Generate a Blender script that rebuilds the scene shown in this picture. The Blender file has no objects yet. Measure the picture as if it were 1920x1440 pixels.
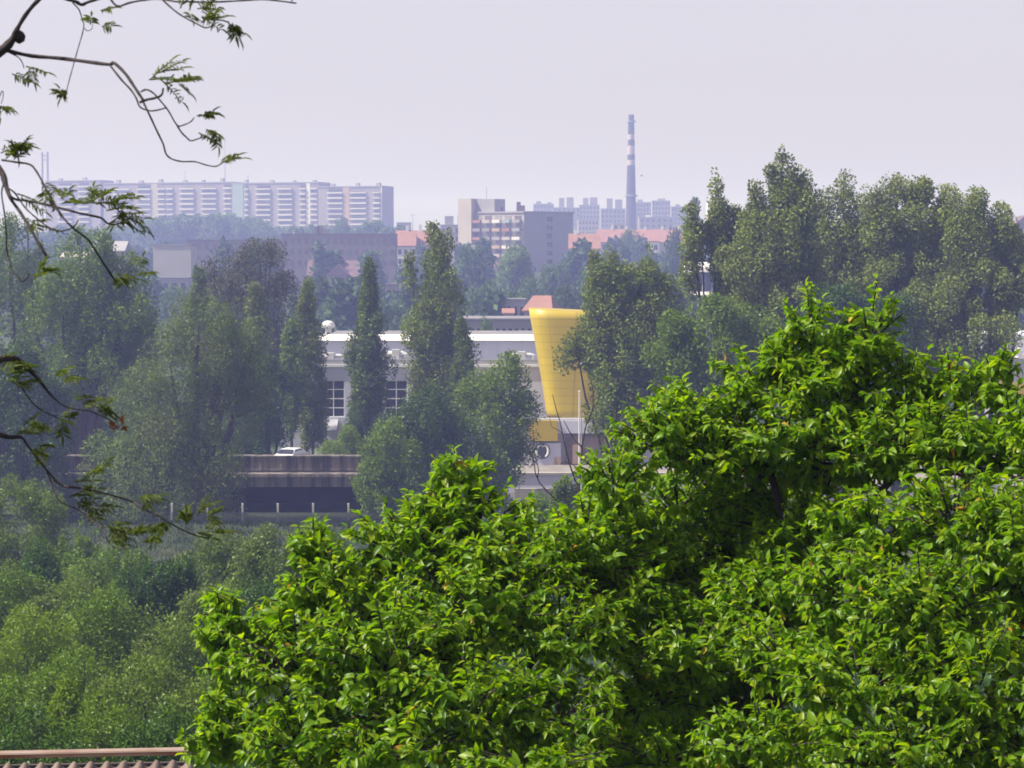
import bpy, math, random
import numpy as np
from mathutils import Vector, Matrix

# ------------------------------------------------------------------ basics
scene = bpy.context.scene
COL = scene.collection
R = math.radians
F = 4516.0            # focal length in pixels of a 1920 px wide frame
CAMZ = 22.0
PITCH = math.atan2(240.0, F)


def P(px, py, Y):
    """World point at forward distance Y that lies along pixel (px, py)."""
    dx, du = (px - 960.0) / F, (720.0 - py) / F
    c, s = math.cos(PITCH), math.sin(PITCH)
    wy = c + du * s
    wz = -s + du * c
    k = Y / wy
    return Vector((dx * k, Y, CAMZ + wz * k))


_prof = [(-60, 21.5), (-5, 20.6), (3, 20.2), (6, 19.6), (12, 17.2), (25, 14.3), (45, 11.5), (80, 7.3), (120, 4.0), (150, 1.9),
         (165, 1.0), (171, 2.75), (174, 2.7), (178, 1.6), (184, 1.3), (195, 1.2), (230, .6), (260, .35), (450, 1.0), (600, 7), (800, 17), (1000, 25), (1200, 29),
         (1400, 34), (1700, 38), (2200, 38), (4200, 36)]
_py = np.array([a for a, b in _prof], float)
_pz = np.array([b for a, b in _prof], float)


def hgt(x, y):
    h = np.interp(y, _py, _pz)
    w = np.clip((np.asarray(y, float) - 300) / 400, 0, 1)
    h = h + w * (2.2 * np.sin(np.asarray(x) / 90.0 + 1.0) * np.sin(np.asarray(y) / 130.0))
    n = np.clip((np.asarray(y, float) - 15) / 30, 0, 1) * np.clip((185 - np.asarray(y, float)) / 40, 0, 1)
    h = h + n * .35 * np.sin(np.asarray(x) / 3.1 + np.asarray(y) / 5.0)
    return h


# ------------------------------------------------------------------ mesh tools
class MB:
    def __init__(self):
        self.v, self.f = [], []

    def add(self, vs, fs):
        o = len(self.v)
        self.v += [tuple(p) for p in vs]
        self.f += [tuple(i + o for i in q) for q in fs]
        return self

    def box(self, x0, x1, y0, y1, z0, z1):
        vs = [(x0, y0, z0), (x1, y0, z0), (x1, y1, z0), (x0, y1, z0), (x0, y0, z1), (x1, y0, z1), (x1, y1, z1), (x0, y1, z1)]
        return self.add(vs, [(0, 3, 2, 1), (4, 5, 6, 7), (0, 1, 5, 4), (1, 2, 6, 5), (2, 3, 7, 6), (3, 0, 4, 7)])

    def tube(self, pts, rad, n=7, cap=True):
        pts = [Vector(p) for p in pts]
        m = len(pts)
        vs, fs = [], []
        prev = None
        for i, p in enumerate(pts):
            d = (pts[min(i + 1, m - 1)] - pts[max(i - 1, 0)])
            if d.length < 1e-9:
                d = Vector((0, 0, 1))
            d.normalize()
            if prev is None:
                a = d.cross(Vector((0, 0, 1)) if abs(d.z) < .9 else Vector((1, 0, 0)))
            else:
                a = prev - d * prev.dot(d)
            a.normalize()
            prev = a
            b = d.cross(a)
            r = rad[i] if hasattr(rad, '__len__') else rad
            for k in range(n):
                t = 2 * math.pi * k / n
                vs.append(p + (a * math.cos(t) + b * math.sin(t)) * r)
        for i in range(m - 1):
            for k in range(n):
                k2 = (k + 1) % n
                fs.append((i * n + k, i * n + k2, (i + 1) * n + k2, (i + 1) * n + k))
        if cap:
            fs.append(tuple(reversed(range(n))))
            fs.append(tuple((m - 1) * n + k for k in range(n)))
        return self.add(vs, fs)

    def lathe(self, prof, n=24, cx=0, cy=0, sx=1, sy=1):
        """prof: (r, z) rows from the bottom up"""
        vs, fs = [], []
        for r, z in prof:
            for k in range(n):
                t = 2 * math.pi * k / n
                vs.append((cx + r * sx * math.cos(t), cy + r * sy * math.sin(t), z))
        m = len(prof)
        for i in range(m - 1):
            for k in range(n):
                k2 = (k + 1) % n
                fs.append((i * n + k, i * n + k2, (i + 1) * n + k2, (i + 1) * n + k))
        fs.append(tuple(reversed(range(n))))
        fs.append(tuple((m - 1) * n + k for k in range(n)))
        return self.add(vs, fs)

    def mesh(self, name, mat=None, smooth=False):
        me = bpy.data.meshes.new(name)
        me.from_pydata(self.v, [], self.f)
        if smooth:
            me.polygons.foreach_set('use_smooth', [True] * len(me.polygons))
        me.update()
        if mat:
            me.materials.append(mat)
        return me

    def obj(self, name, mat=None, parent=None, smooth=False):
        return link(name, self.mesh(name, mat, smooth), parent)


def link(name, data, parent=None, loc=None):
    o = bpy.data.objects.new(name, data)
    COL.objects.link(o)
    if parent is not None:
        o.parent = parent
    if loc is not None:
        o.location = loc
    return o


def tag(o, label=None, cat=None, group=None, kind=None):
    if label: o['label'] = label
    if cat: o['category'] = cat
    if group: o['group'] = group
    if kind: o['kind'] = kind
    return o


def thing(name, label, cat, loc=(0, 0, 0), rz=0.0, group=None):
    o = link(name, None)
    o.empty_display_size = .5
    o.location = loc
    o.rotation_euler = (0, 0, rz)
    return tag(o, label, cat, group)


def np_mesh(name, V, loops, totals, mat, smooth=False):
    me = bpy.data.meshes.new(name)
    me.vertices.add(len(V))
    me.vertices.foreach_set('co', np.ascontiguousarray(V, dtype=np.float32).ravel())
    me.loops.add(len(loops))
    me.loops.foreach_set('vertex_index', np.ascontiguousarray(loops, dtype=np.int32))
    starts = np.concatenate([[0], np.cumsum(totals)[:-1]]).astype(np.int32)
    me.polygons.add(len(totals))
    me.polygons.foreach_set('loop_start', starts)
    if smooth:
        me.polygons.foreach_set('use_smooth', np.ones(len(totals), dtype=bool))
    me.update(calc_edges=True)
    me.validate()
    if mat:
        me.materials.append(mat)
    return me


# leaf templates (u along the leaf, v across, w up), faces
KITE = (np.array([(0, 0, 0), (.45, .5, .10), (1, 0, -.05), (.45, -.5, .10)]), [(0, 3, 2, 1)])
BROAD = (np.array([(0, 0, 0), (.30, .50, .11), (.30, 0, .015), (.30, -.50, .11), (.68, .40, .03), (.68, 0, -.07), (.68, -.40, .03), (1.03, 0, -.22)]),
         [(0, 2, 1), (0, 3, 2), (1, 2, 5, 4), (2, 3, 6, 5), (4, 5, 7), (5, 6, 7)])


def leaves(name, C, U, N, L, W, mat, tmpl=KITE, smooth=False, mb=None):
    """C roots, U leaf directions, N normals, L lengths, W widths -> one mesh of separate leaves"""
    T, faces = tmpl
    U = U / np.maximum(np.linalg.norm(U, axis=1, keepdims=True), 1e-9)
    V = np.cross(N, U)
    V = V / np.maximum(np.linalg.norm(V, axis=1, keepdims=True), 1e-9)
    W_ = np.cross(U, V)
    k = len(T)
    X = (C[:, None, :] + U[:, None, :] * (T[None, :, 0:1] * L[:, None, None]) + V[:, None, :] * (T[None, :, 1:2] * W[:, None, None])
         + W_[:, None, :] * (T[None, :, 2:3] * L[:, None, None]))
    X = X.reshape(-1, 3)
    fl = np.array([i for f in faces for i in f])
    ft = np.array([len(f) for f in faces])
    n = len(C)
    loops = (np.arange(n)[:, None] * k + fl[None, :]).ravel()
    totals = np.tile(ft, n)
    if mb is not None and mb.v:
        bv = np.array(mb.v, float)
        bl = np.array([i for f in mb.f for i in f]) + len(X)
        bt = np.array([len(f) for f in mb.f])
        X = np.concatenate([X, bv]); loops = np.concatenate([loops, bl]); totals = np.concatenate([totals, bt])
    return np_mesh(name, X, loops, totals, mat, smooth)


def rdir(rng, n):
    v = rng.normal(size=(n, 3))
    return v / np.linalg.norm(v, axis=1, keepdims=True)


# ------------------------------------------------------------------ materials
def newmat(name):
    m = bpy.data.materials.new(name)
    m.use_nodes = True
    nt = m.node_tree
    nt.nodes.clear()
    out = nt.nodes.new('ShaderNodeOutputMaterial')
    return m, nt, out


def N(nt, t, **kw):
    n = nt.nodes.new(t)
    for k, v in kw.items():
        setattr(n, k, v)
    return n


def ramp(nt, stops, fac):
    r = N(nt, 'ShaderNodeValToRGB')
    e = r.color_ramp.elements
    while len(e) < len(stops):
        e.new(.5)
    for i, (p, c) in enumerate(stops):
        e[i].position = p
        e[i].color = (*c, 1)
    nt.links.new(fac, r.inputs[0])
    return r


def leafmat(name, cols, trans=.4, rough=.5, spec=.18, tcol=(1.25, 1.2, .45), patch=None):
    m, nt, out = newmat(name)
    g = N(nt, 'ShaderNodeNewGeometry')
    st = [(i / (len(cols) - 1), c) for i, c in enumerate(cols)]
    r = ramp(nt, st, g.outputs['Random Per Island'])
    colr = r.outputs[0]
    if patch:                                   # real tufts of another leaf colour
        tc = N(nt, 'ShaderNodeTexCoord')
        nz = N(nt, 'ShaderNodeTexNoise')
        nz.inputs['Scale'].default_value = patch[1]
        nz.inputs['Detail'].default_value = 3
        nt.links.new(tc.outputs['Object'], nz.inputs['Vector'])
        rr = ramp(nt, [(.45, (0, 0, 0)), (.62, (1, 1, 1))], nz.outputs[0])
        mx = N(nt, 'ShaderNodeMixRGB')
        mx.inputs[2].default_value = (*patch[0], 1)
        mm = N(nt, 'ShaderNodeMath', operation='MULTIPLY')
        mm.inputs[1].default_value = patch[2]
        nt.links.new(rr.outputs[0], mm.inputs[0])
        nt.links.new(mm.outputs[0], mx.inputs[0])
        nt.links.new(colr, mx.inputs[1])
        colr = mx.outputs[0]
    b = N(nt, 'ShaderNodeBsdfPrincipled')
    b.inputs['Roughness'].default_value = rough
    b.inputs['Specular IOR Level'].default_value = spec
    nt.links.new(colr, b.inputs['Base Color'])
    mul = N(nt, 'ShaderNodeMixRGB', blend_type='MULTIPLY')
    mul.inputs[0].default_value = 1
    mul.inputs[2].default_value = (*tcol, 1)
    nt.links.new(colr, mul.inputs[1])
    t = N(nt, 'ShaderNodeBsdfTranslucent')
    nt.links.new(mul.outputs[0], t.inputs[0])
    mix = N(nt, 'ShaderNodeMixShader')
    mix.inputs[0].default_value = trans
    nt.links.new(b.outputs[0], mix.inputs[1])
    nt.links.new(t.outputs[0], mix.inputs[2])
    nt.links.new(mix.outputs[0], out.inputs[0])
    return m


def surf(name, c1, c2=None, scale=1.0, rough=.8, spec=.3, stretch=(1, 1, 1), lo=.35, hi=.65, metal=0.0, bump=0.0, detail=6):
    m, nt, out = newmat(name)
    b = N(nt, 'ShaderNodeBsdfPrincipled')
    b.inputs['Roughness'].default_value = rough
    b.inputs['Specular IOR Level'].default_value = spec
    b.inputs['Metallic'].default_value = metal
    if c2 is None:
        c2 = tuple(x * .82 for x in c1)
    tc = N(nt, 'ShaderNodeTexCoord')
    mp = N(nt, 'ShaderNodeMapping')
    mp.inputs['Scale'].default_value = stretch
    nz = N(nt, 'ShaderNodeTexNoise')
    nz.inputs['Scale'].default_value = scale
    nz.inputs['Detail'].default_value = detail
    nz.inputs['Roughness'].default_value = .62
    nt.links.new(tc.outputs['Object'], mp.inputs[0])
    nt.links.new(mp.outputs[0], nz.inputs['Vector'])
    r = ramp(nt, [(lo, c1), (hi, c2)], nz.outputs[0])
    nt.links.new(r.outputs[0], b.inputs['Base Color'])
    if bump:
        bp = N(nt, 'ShaderNodeBump')
        bp.inputs['Strength'].default_value = bump
        bp.inputs['Distance'].default_value = .05
        nt.links.new(nz.outputs[0], bp.inputs['Height'])
        nt.links.new(bp.outputs[0], b.inputs['Normal'])
    nt.links.new(b.outputs[0], out.inputs[0])
    return m


M = {}
# foreground leaves
M['fg_leaf'] = leafmat('fresh_leaf', [(0.074, 0.174, 0.004), (0.119, 0.245, 0.005), (0.156, 0.289, 0.006), (0.198, 0.335, 0.008), (0.283, 0.373, 0.015)], trans=.55, rough=.38, spec=.34,
                       tcol=(1.5, 1.45, .3))
M['fg_old'] = leafmat('yellowed_leaf', [(.42, .30, .03), (.45, .20, .04), (.5, .4, .06)], trans=.4, rough=.4)
M['locust'] = leafmat('locust_leaflet', [(.048, .07, .014), (.075, .105, .018), (.11, .14, .028)], trans=.42, rough=.5, tcol=(1.4, 1.45, .4))
M['locust_dry'] = leafmat('dry_leaflet', [(.16, .05, .02), (.22, .08, .03)], trans=.3)
M['bark_dark'] = surf('dark_bark', (.055, .042, .045), (.030, .024, .028), 30, .9, bump=.5)
M['bark'] = surf('grey_bark', (.10, .085, .07), (.055, .045, .04), 6, .95, stretch=(1, 1, .3), bump=.5)
# mid trees
M['poplar'] = leafmat('poplar_leaf', [(0.109, 0.155, 0.014), (0.141, 0.196, 0.018), (0.194, 0.242, 0.023)], trans=.30, rough=.5, spec=.22, patch=((.12, .15, .035), .35, .5))
M['poplar_dark'] = leafmat('dark_poplar_leaf', [(0.071, 0.118, 0.014), (0.094, 0.148, 0.017), (0.130, 0.180, 0.020)], trans=.28, rough=.5, spec=.22)
M['willow'] = leafmat('willow_leaf', [(0.090, 0.139, 0.022), (0.113, 0.175, 0.027), (0.147, 0.212, 0.035)], trans=.3, rough=.5, patch=((.13, .13, .045), .25, .5))
M['copper'] = leafmat('copper_leaf', [(0.073, 0.083, 0.040), (0.088, 0.102, 0.046), (0.103, 0.123, 0.051)], trans=.25, rough=.5, tcol=(1.3, .9, .4))
M['grey_pop'] = leafmat('grey_poplar_leaf', [(0.145, 0.195, 0.030), (0.184, 0.238, 0.037), (0.250, 0.298, 0.052)], trans=.3, rough=.5, spec=.225, patch=((.12, .14, .05), .3, .5))
M['dark_tree'] = leafmat('dark_leaf', [(0.039, 0.083, 0.014), (0.051, 0.103, 0.018), (0.071, 0.130, 0.021)], trans=.28, rough=.5)
M['mid_tree'] = leafmat('mid_leaf', [(0.093, 0.158, 0.012), (0.120, 0.193, 0.014), (0.159, 0.241, 0.017)], trans=.33, rough=.45)
# shrubs
M['shrub_a'] = leafmat('shrub_leaf', [(0.084, 0.163, 0.008), (0.112, 0.203, 0.010), (0.147, 0.246, 0.012)], trans=.35, rough=.45, patch=((.13, .17, .04), .8, .5))
M['shrub_b'] = leafmat('grey_green_leaf', [(0.092, 0.161, 0.015), (0.117, 0.193, 0.018), (0.166, 0.243, 0.026)], trans=.32, rough=.42, patch=((.12, .14, .05), .7, .5))
M['shrub_c'] = leafmat('light_leaf', [(0.125, 0.207, 0.010), (0.153, 0.245, 0.011), (0.200, 0.291, 0.014)], trans=.38, rough=.45)
M['shrub_d'] = leafmat('dark_shrub_leaf', [(0.038, 0.092, 0.010), (0.050, 0.116, 0.012), (0.079, 0.153, 0.019)], trans=.3, rough=.4)
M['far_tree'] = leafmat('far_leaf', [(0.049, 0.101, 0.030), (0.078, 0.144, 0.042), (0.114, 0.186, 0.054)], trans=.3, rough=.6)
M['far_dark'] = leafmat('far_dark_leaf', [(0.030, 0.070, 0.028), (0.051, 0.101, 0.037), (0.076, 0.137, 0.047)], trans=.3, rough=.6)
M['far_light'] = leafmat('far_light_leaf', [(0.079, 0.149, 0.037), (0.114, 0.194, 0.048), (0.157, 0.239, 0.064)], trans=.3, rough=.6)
M['grass'] = leafmat('grass_blade', [(0.011, 0.024, 0.005), (0.015, 0.029, 0.006), (0.023, 0.037, 0.009)], trans=.3, rough=.5)  # shade of the bank is put into the dark blade colour
# ground and hard stuff
M['ground'] = surf('soil_and_turf', (.020, .036, .012), (.045, .055, .022), .35, .95, lo=.4, hi=.62)
M['lot'] = surf('worn_paving', (.24, .215, .205), (.16, .145, .14), .6, .9)
M['road'] = surf('asphalt', (.10, .095, .095), (.065, .062, .062), 1.2, .9)
M['kerb'] = surf('kerb_concrete', (.50, .46, .43), (.36, .33, .31), 1.5, .85)
M['conc'] = surf('stained_concrete', (.29, .245, .225), (.085, .075, .078), .8, .9, stretch=(1.9, 1, .16), lo=.40, hi=.60)
M['conc2'] = surf('shade_dark_concrete', (.035, .03, .034), (.022, .019, .022), .5, .9)  # near-black tone paints the shade of the space under the bridge
M['postc'] = surf('post_concrete', (.48, .45, .41), (.34, .32, .30), 4, .9)
M['wire'] = surf('galvanised_wire', (.10, .10, .11), (.06, .06, .07), 3, .6, metal=.3)
M['hall_wall'] = surf('hall_cladding', (.64, .655, .78), (.57, .585, .70), .5, .7, stretch=(3, 3, .12))  # lavender tint puts the bluish shade of the hall walls into the colour
M['hall_front'] = surf('hall_render', (.61, .61, .74), (.53, .53, .65), .4, .8, stretch=(1, 1, .4))  # same bluish wall shade put into the render colour
M['fascia'] = surf('white_fascia', (.82, .81, .79), (.74, .73, .71), .4, .5)
M['duct'] = surf('duct_sheet', (.74, .74, .73), (.56, .56, .57), 1.2, .35, metal=.2)
M['frame'] = surf('white_frame', (.80, .80, .80), (.72, .72, .73), 1, .5)
M['glass'] = surf('dark_glass', (.020, .022, .040), (.035, .038, .06), .8, .12, spec=.6)
M['yellow_plain'] = surf('yellow_panel', (.50, .365, .011), (.45, .325, .010), .5, .5)
M['grey_band'] = surf('grey_panel', (.34, .34, .38), (.28, .28, .31), .7, .6)
M['brown'] = surf('brown_shopfront', (.16, .11, .10), (.09, .065, .06), .8, .7)
M['emblem'] = surf('emblem_white', (.72, .72, .70), (.6, .6, .58), 2, .6)
M['emblem_dark'] = surf('emblem_dark', (.10, .10, .13), (.07, .07, .09), 2, .6)
M['roof_grey'] = surf('grey_roofing', (.22, .21, .23), (.15, .145, .16), .3, .9)
M['white'] = surf('white_render', (.78, .76, .74), (.66, .64, .62), .3, .8)
M['lamp'] = surf('lamp_globe', (.80, .80, .78), (.72, .72, .70), 2, .3)
M['pole'] = surf('pole_paint', (.74, .74, .76), (.6, .6, .62), 1, .4)
M['flash'] = surf('rusty_flashing', (.42, .30, .22), (.26, .09, .03), 2.2, .6, stretch=(.5, 1, 3), lo=.42, hi=.66)
M['cap'] = surf('dull_cap_metal', (.30, .235, .20), (.19, .11, .075), 1.5, .7, stretch=(1, 1, 4))
M['fibre'] = surf('fibre_cement', (.23, .17, .145), (.15, .11, .095), 2.6, .95, bump=.3)
M['boards'] = surf('shed_boards', (.10, .075, .06), (.06, .045, .04), 3, .9, stretch=(4, 4, .3))
# far town
M['apt'] = surf('panel_facade', (.27, .235, .265), (.225, .20, .225), .06, .85)
M['apt_end_shade'] = surf('panel_end_shade', (.26, .20, .24), (.21, .16, .20), .06, .85)  # purple tint puts the shade of the end walls into their colour
M['balcony'] = surf('balcony_white', (.66, .63, .62), (.52, .50, .50), .2, .8)
M['loggia'] = surf('loggia_paint', (.24, .215, .24), (.19, .17, .195), .3, .7)
M['concr_pale'] = surf('pale_render', (.42, .37, .355), (.36, .32, .31), .15, .85)
M['concr_mid'] = surf('grey_render', (.30, .29, .32), (.25, .24, .27), .12, .85)
M['shade_toned_brick'] = surf('shade_toned_brickwork', (.19, .155, .175), (.155, .13, .15), .2, .9)  # purple-grey facade shade is put into the brick colour
M['dark_win'] = surf('dull_window', (.12, .10, .12), (.10, .08, .10), .5, .4)
M['tile'] = surf('red_tile', (.29, .15, .125), (.23, .12, .10), .5, .85)
M['tile_brown'] = surf('brown_tile', (.30, .15, .14), (.23, .12, .115), .4, .9)
M['tile_dark'] = surf('weathered_tile', (.16, .10, .12), (.12, .08, .10), .4, .9)
M['board'] = surf('blank_wall_paint', (.44, .43, .46), (.39, .38, .41), .2, .8)
M['turq'] = surf('turquoise_panel', (.25, .33, .36), (.22, .29, .32), .2, .8)
M['ochre'] = surf('ochre_panel', (.40, .29, .20), (.34, .25, .17), .2, .8)
M['stack'] = surf('stack_brick', (.055, .046, .052), (.042, .036, .042), .12, .9)
M['stack_band'] = surf('stack_pale_band', (.44, .36, .36), (.36, .30, .30), .2, .9)
M['steel'] = surf('painted_steel', (.30, .30, .34), (.24, .24, .27), .5, .5)
M['carpaint'] = surf('white_car_paint', (.82, .82, .82), (.78, .78, .78), .6, .25, spec=.6)
M['tyre'] = surf('rubber', (.025, .025, .027), (.02, .02, .02), 3, .9)
M['feather'] = surf('dark_feather', (.03, .03, .035), (.02, .02, .02), 6, .8)


def yellow_grid():
    """yellow cladding with real panel joints (a brick texture with square panels)"""
    m, nt, out = newmat('yellow_cladding')
    b = N(nt, 'ShaderNodeBsdfPrincipled')
    b.inputs['Roughness'].default_value = .45
    tc = N(nt, 'ShaderNodeTexCoord')
    sep = N(nt, 'ShaderNodeSeparateXYZ')
    nt.links.new(tc.outputs['UV'], sep.inputs[0])
    comb = N(nt, 'ShaderNodeCombineXYZ')
    nt.links.new(sep.outputs[0], comb.inputs[0])
    nt.links.new(sep.outputs[1], comb.inputs[1])
    br = N(nt, 'ShaderNodeTexBrick')
    br.offset = 0
    br.inputs['Color1'].default_value = (.50, .365, .011, 1)
    br.inputs['Color2'].default_value = (.475, .345, .010, 1)
    br.inputs['Mortar'].default_value = (.38, .275, .009, 1)
    br.inputs['Scale'].default_value = 1
    br.inputs['Mortar Size'].default_value = .045
    br.inputs['Brick Width'].default_value = 1.5
    br.inputs['Row Height'].default_value = .9
    nt.links.new(comb.outputs[0], br.inputs['Vector'])
    nt.links.new(br.outputs[0], b.inputs['Base Color'])
    nt.links.new(b.outputs[0], out.inputs[0])
    return m


M['yellow'] = yellow_grid()

# ------------------------------------------------------------------ terrain
ys = np.unique(np.concatenate([np.arange(-60, 200, 1.5), np.arange(200, 500, 12.0), np.arange(500, 1800, 30.0), np.arange(1800, 4001, 200.0)]))
xs = np.unique(np.concatenate([np.arange(-60, 61, 3.0), np.arange(-300, 301, 15.0), np.arange(-1500, 1501, 75.0)]))
X, Yg = np.meshgrid(xs, ys)
V = np.stack([X, Yg, hgt(X, Yg)], -1).reshape(-1, 3)
nx, ny = len(xs), len(ys)
i, j = np.meshgrid(np.arange(nx - 1), np.arange(ny - 1))
q = np.stack([j * nx + i, j * nx + i + 1, (j + 1) * nx + i + 1, (j + 1) * nx + i], -1).reshape(-1)
tag(link('ground', np_mesh('ground', V, q, np.full((nx - 1) * (ny - 1), 4), M['ground'], True)), kind='structure')


def sheet(name, x0, x1, y0, y1, dz, mat, step=8.0):
    ax = np.linspace(x0, x1, max(2, int((x1 - x0) / step) + 1))
    ay = np.linspace(y0, y1, max(2, int((y1 - y0) / step) + 1))
    A, B = np.meshgrid(ax, ay)
    Z = hgt(A, B) + dz
    V = np.stack([A, B, Z], -1).reshape(-1, 3)
    n1, n2 = len(ax), len(ay)
    i, j = np.meshgrid(np.arange(n1 - 1), np.arange(n2 - 1))
    q = np.stack([j * n1 + i, j * n1 + i + 1, (j + 1) * n1 + i + 1, (j + 1) * n1 + i], -1).reshape(-1)
    return tag(link(name, np_mesh(name, V, q, np.full((n1 - 1) * (n2 - 1), 4), mat)), kind='structure')


sheet('pavement', -4, 60, 222, 262, .06, M['lot'])
sheet('road', -60, 90, 206, 221.5, .05, M['road'])

# ------------------------------------------------------------------ trees
PROFILES = {
    'column': [(0, .30), (.12, .62), (.30, .95), (.5, 1.0), (.7, .82), (.85, .55), (.95, .30), (1, .10)],
    'spire': [(0, .45), (.15, .85), (.35, 1.0), (.6, .8), (.8, .5), (.93, .25), (1, .06)],
    'round': [(0, .45), (.15, .80), (.4, 1.0), (.65, 1.0), (.82, .86), (.93, .62), (1, .36)],
    'bush': [(0, .85), (.25, 1.0), (.55, 1.0), (.78, .87), (.92, .62), (1, .36)],
    'vase': [(0, .25), (.25, .55), (.5, .85), (.75, 1.0), (.9, .8), (1, .35)],
}


def crown_arrays(leaders, nl, ls, rng, br=.9, elong=1.3, upb=.35, droop=0.0, asp=.62, hollow=.35):
    """leaders: (dx, dy, z0, z1, R, profile). Blobs of leaves fill each leader's outline."""
    cen, rad = [], []
    vols = np.array([max(.1, (l[3] - l[2]) * l[4]) for l in leaders])
    for l, w in zip(leaders, vols / vols.sum()):
        dx, dy, z0, z1, Rr, pr = l
        pp = np.array(PROFILES[pr])
        Hh = z1 - z0
        nb = int(max(8, 1.9 * Hh * Rr / (br * br) * .9))
        ph = rng.random(4) * 6.28
        t = rng.random(nb * 3)
        keep = rng.random(nb * 3) < np.interp(t, pp[:, 0], pp[:, 1]) + .12
        t = t[keep][:nb]
        rr = np.interp(t, pp[:, 0], pp[:, 1]) * Rr
        th = rng.random(len(t)) * 2 * np.pi
        rr = rr * (1 + .20 * np.sin(t * 9 + 2 * th + ph[0]) + .18 * np.sin(t * 19 - th + ph[1]))
        b = br * (.55 + .6 * rng.random(len(t)))
        b = np.minimum(b, np.maximum(rr * .8, .18 * br))
        rho = np.maximum(rr - b * .75, 0) * np.sqrt(hollow + (1 - hollow) * rng.random(len(t))) * (.80 + .38 * rng.random(len(t)) ** 1.5)
        c = np.stack([dx + rho * np.cos(th), dy + rho * np.sin(th), z0 + t * Hh], -1)
        c[:, 2] = np.clip(c[:, 2], z0, z1 - b * elong * .7)
        cen.append(c); rad.append(b)
    cen = np.concatenate(cen); rad = np.concatenate(rad)
    pw = rad ** 2
    k = rng.choice(len(cen), size=nl, p=pw / pw.sum())
    d = rdir(rng, nl)
    rr = rad[k] * (1.04 - .55 * rng.random(nl) ** 1.8)
    off = d * rr[:, None] + rng.normal(size=(nl, 3)) * (.05 * br)
    off[:, 2] *= elong
    C = cen[k] + off
    U = d * .7 + rdir(rng, nl) * .8
    U[:, 2] += .35 * (elong - 1) - droop
    Nn = d * 1.0 + rdir(rng, nl) * .7
    Nn[:, 2] += upb
    L = ls * (.65 + .7 * rng.random(nl))
    return cen, rad, C, U, Nn, L, L * asp


def trunk_mb(H, r0, leaders, cen, rng, nlimb=14, base=-.6, limb_r=.25):
    mb = MB()
    for a, l in enumerate(leaders):
        dx, dy, z0, z1, Rr, pr = l
        zt = z0 + (z1 - z0) * (.88 if r0 > .05 else .55)
        n = 7
        pts, rad = [], []
        for k in range(n):
            t = k / (n - 1)
            s = t ** .8
            pts.append((dx * s + rng.normal() * .02 * H * .25 * (0 < k < n - 1), dy * s + rng.normal() * .02 * H * .25 * (0 < k < n - 1), base + (zt - base) * t))
            rad.append(max(.03, r0 * (1 - .88 * t) * (1.0 if a == 0 else .7)))
        mb.tube(pts, rad, 7)
    sel = rng.permutation(len(cen))[:nlimb]
    for s in sel:
        c = cen[s]
        l = min(leaders, key=lambda l: (l[0] - c[0]) ** 2 + (l[1] - c[1]) ** 2)
        zs = max(l[2] * .6, c[2] - (.5 + .5 * rng.random()) * max(1.0, math.hypot(c[0] - l[0], c[1] - l[1])) * 1.2)
        t = np.clip((zs - base) / (l[2] + (l[3] - l[2]) * .88 - base), 0, 1)
        p0 = np.array([l[0] * t ** .8, l[1] * t ** .8, zs])
        mid = p0 * .5 + c * .5 + rng.normal(size=3) * .12 * np.linalg.norm(c - p0)
        rr = max(.02, r0 * limb_r * (1 - .5 * t))
        mb.tube([p0, mid, c], [rr, rr * .7, rr * .25], 5)
    return mb


_seed = [100]


def tree(name, label, cat, px, Y, leaders_px, mat, nl, ls, group=None, trunk_r=.3, bark='bark', br=.9, elong=1.3, base=None, nlimb=14,
         rz=0.0, sprigs=5, **kw):
    """leaders_px: (px centre, top py, bottom py, half-width px, profile, depth offset m)"""
    _seed[0] += 7
    rng = np.random.default_rng(_seed[0])
    bx = (px - 960) / F * Y
    g = float(hgt(bx, Y)) if base is None else base
    o = thing(name, label, cat, (bx, Y, g), 0, group)
    ld = []
    leaders_px = list(leaders_px)
    if Y > 140:
        for k in range(sprigs * (2 if len(leaders_px) > 3 else 1)):
            l = leaders_px[rng.integers(len(leaders_px))] if k else leaders_px[0]
            if l[3] < 42:
                continue
            u = rng.uniform(-.95, .95)
            tp = l[1] + (u * u) * l[3] * .9 - rng.uniform(0, 16)
            leaders_px.append((l[0] + u * l[3], tp, tp + rng.uniform(25, 60), rng.uniform(7, 14), 'spire', l[5] + rng.normal() * .4))
    for (lx, ty, by, hw, pr, dy) in leaders_px:
        Yl = Y + dy
        a = P(lx, ty, Yl); b = P(lx, by, Yl)
        ld.append((a.x - bx, dy, max(.1, b.z - g), a.z - g, hw / F * Yl, pr))
    H = max(l[3] for l in ld)
    if Y > 140:
        nl, ls, br = int(nl * 1.45), ls * .84, br * .95
        elong = elong * 1.1
        ld = [(a, b, c, d, e * 1.12, f) for (a, b, c, d, e, f) in ld]
    cen, rad, C, U, Nn, L, W = crown_arrays(ld, nl, ls, rng, br, elong, **kw)
    tm = trunk_mb(H, trunk_r, ld, cen, rng, nlimb)
    tm.obj('trunk', M[bark], o, True)
    link('crown', leaves('crown', C, U, Nn, L, W, M[mat]), o)
    return o


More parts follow.
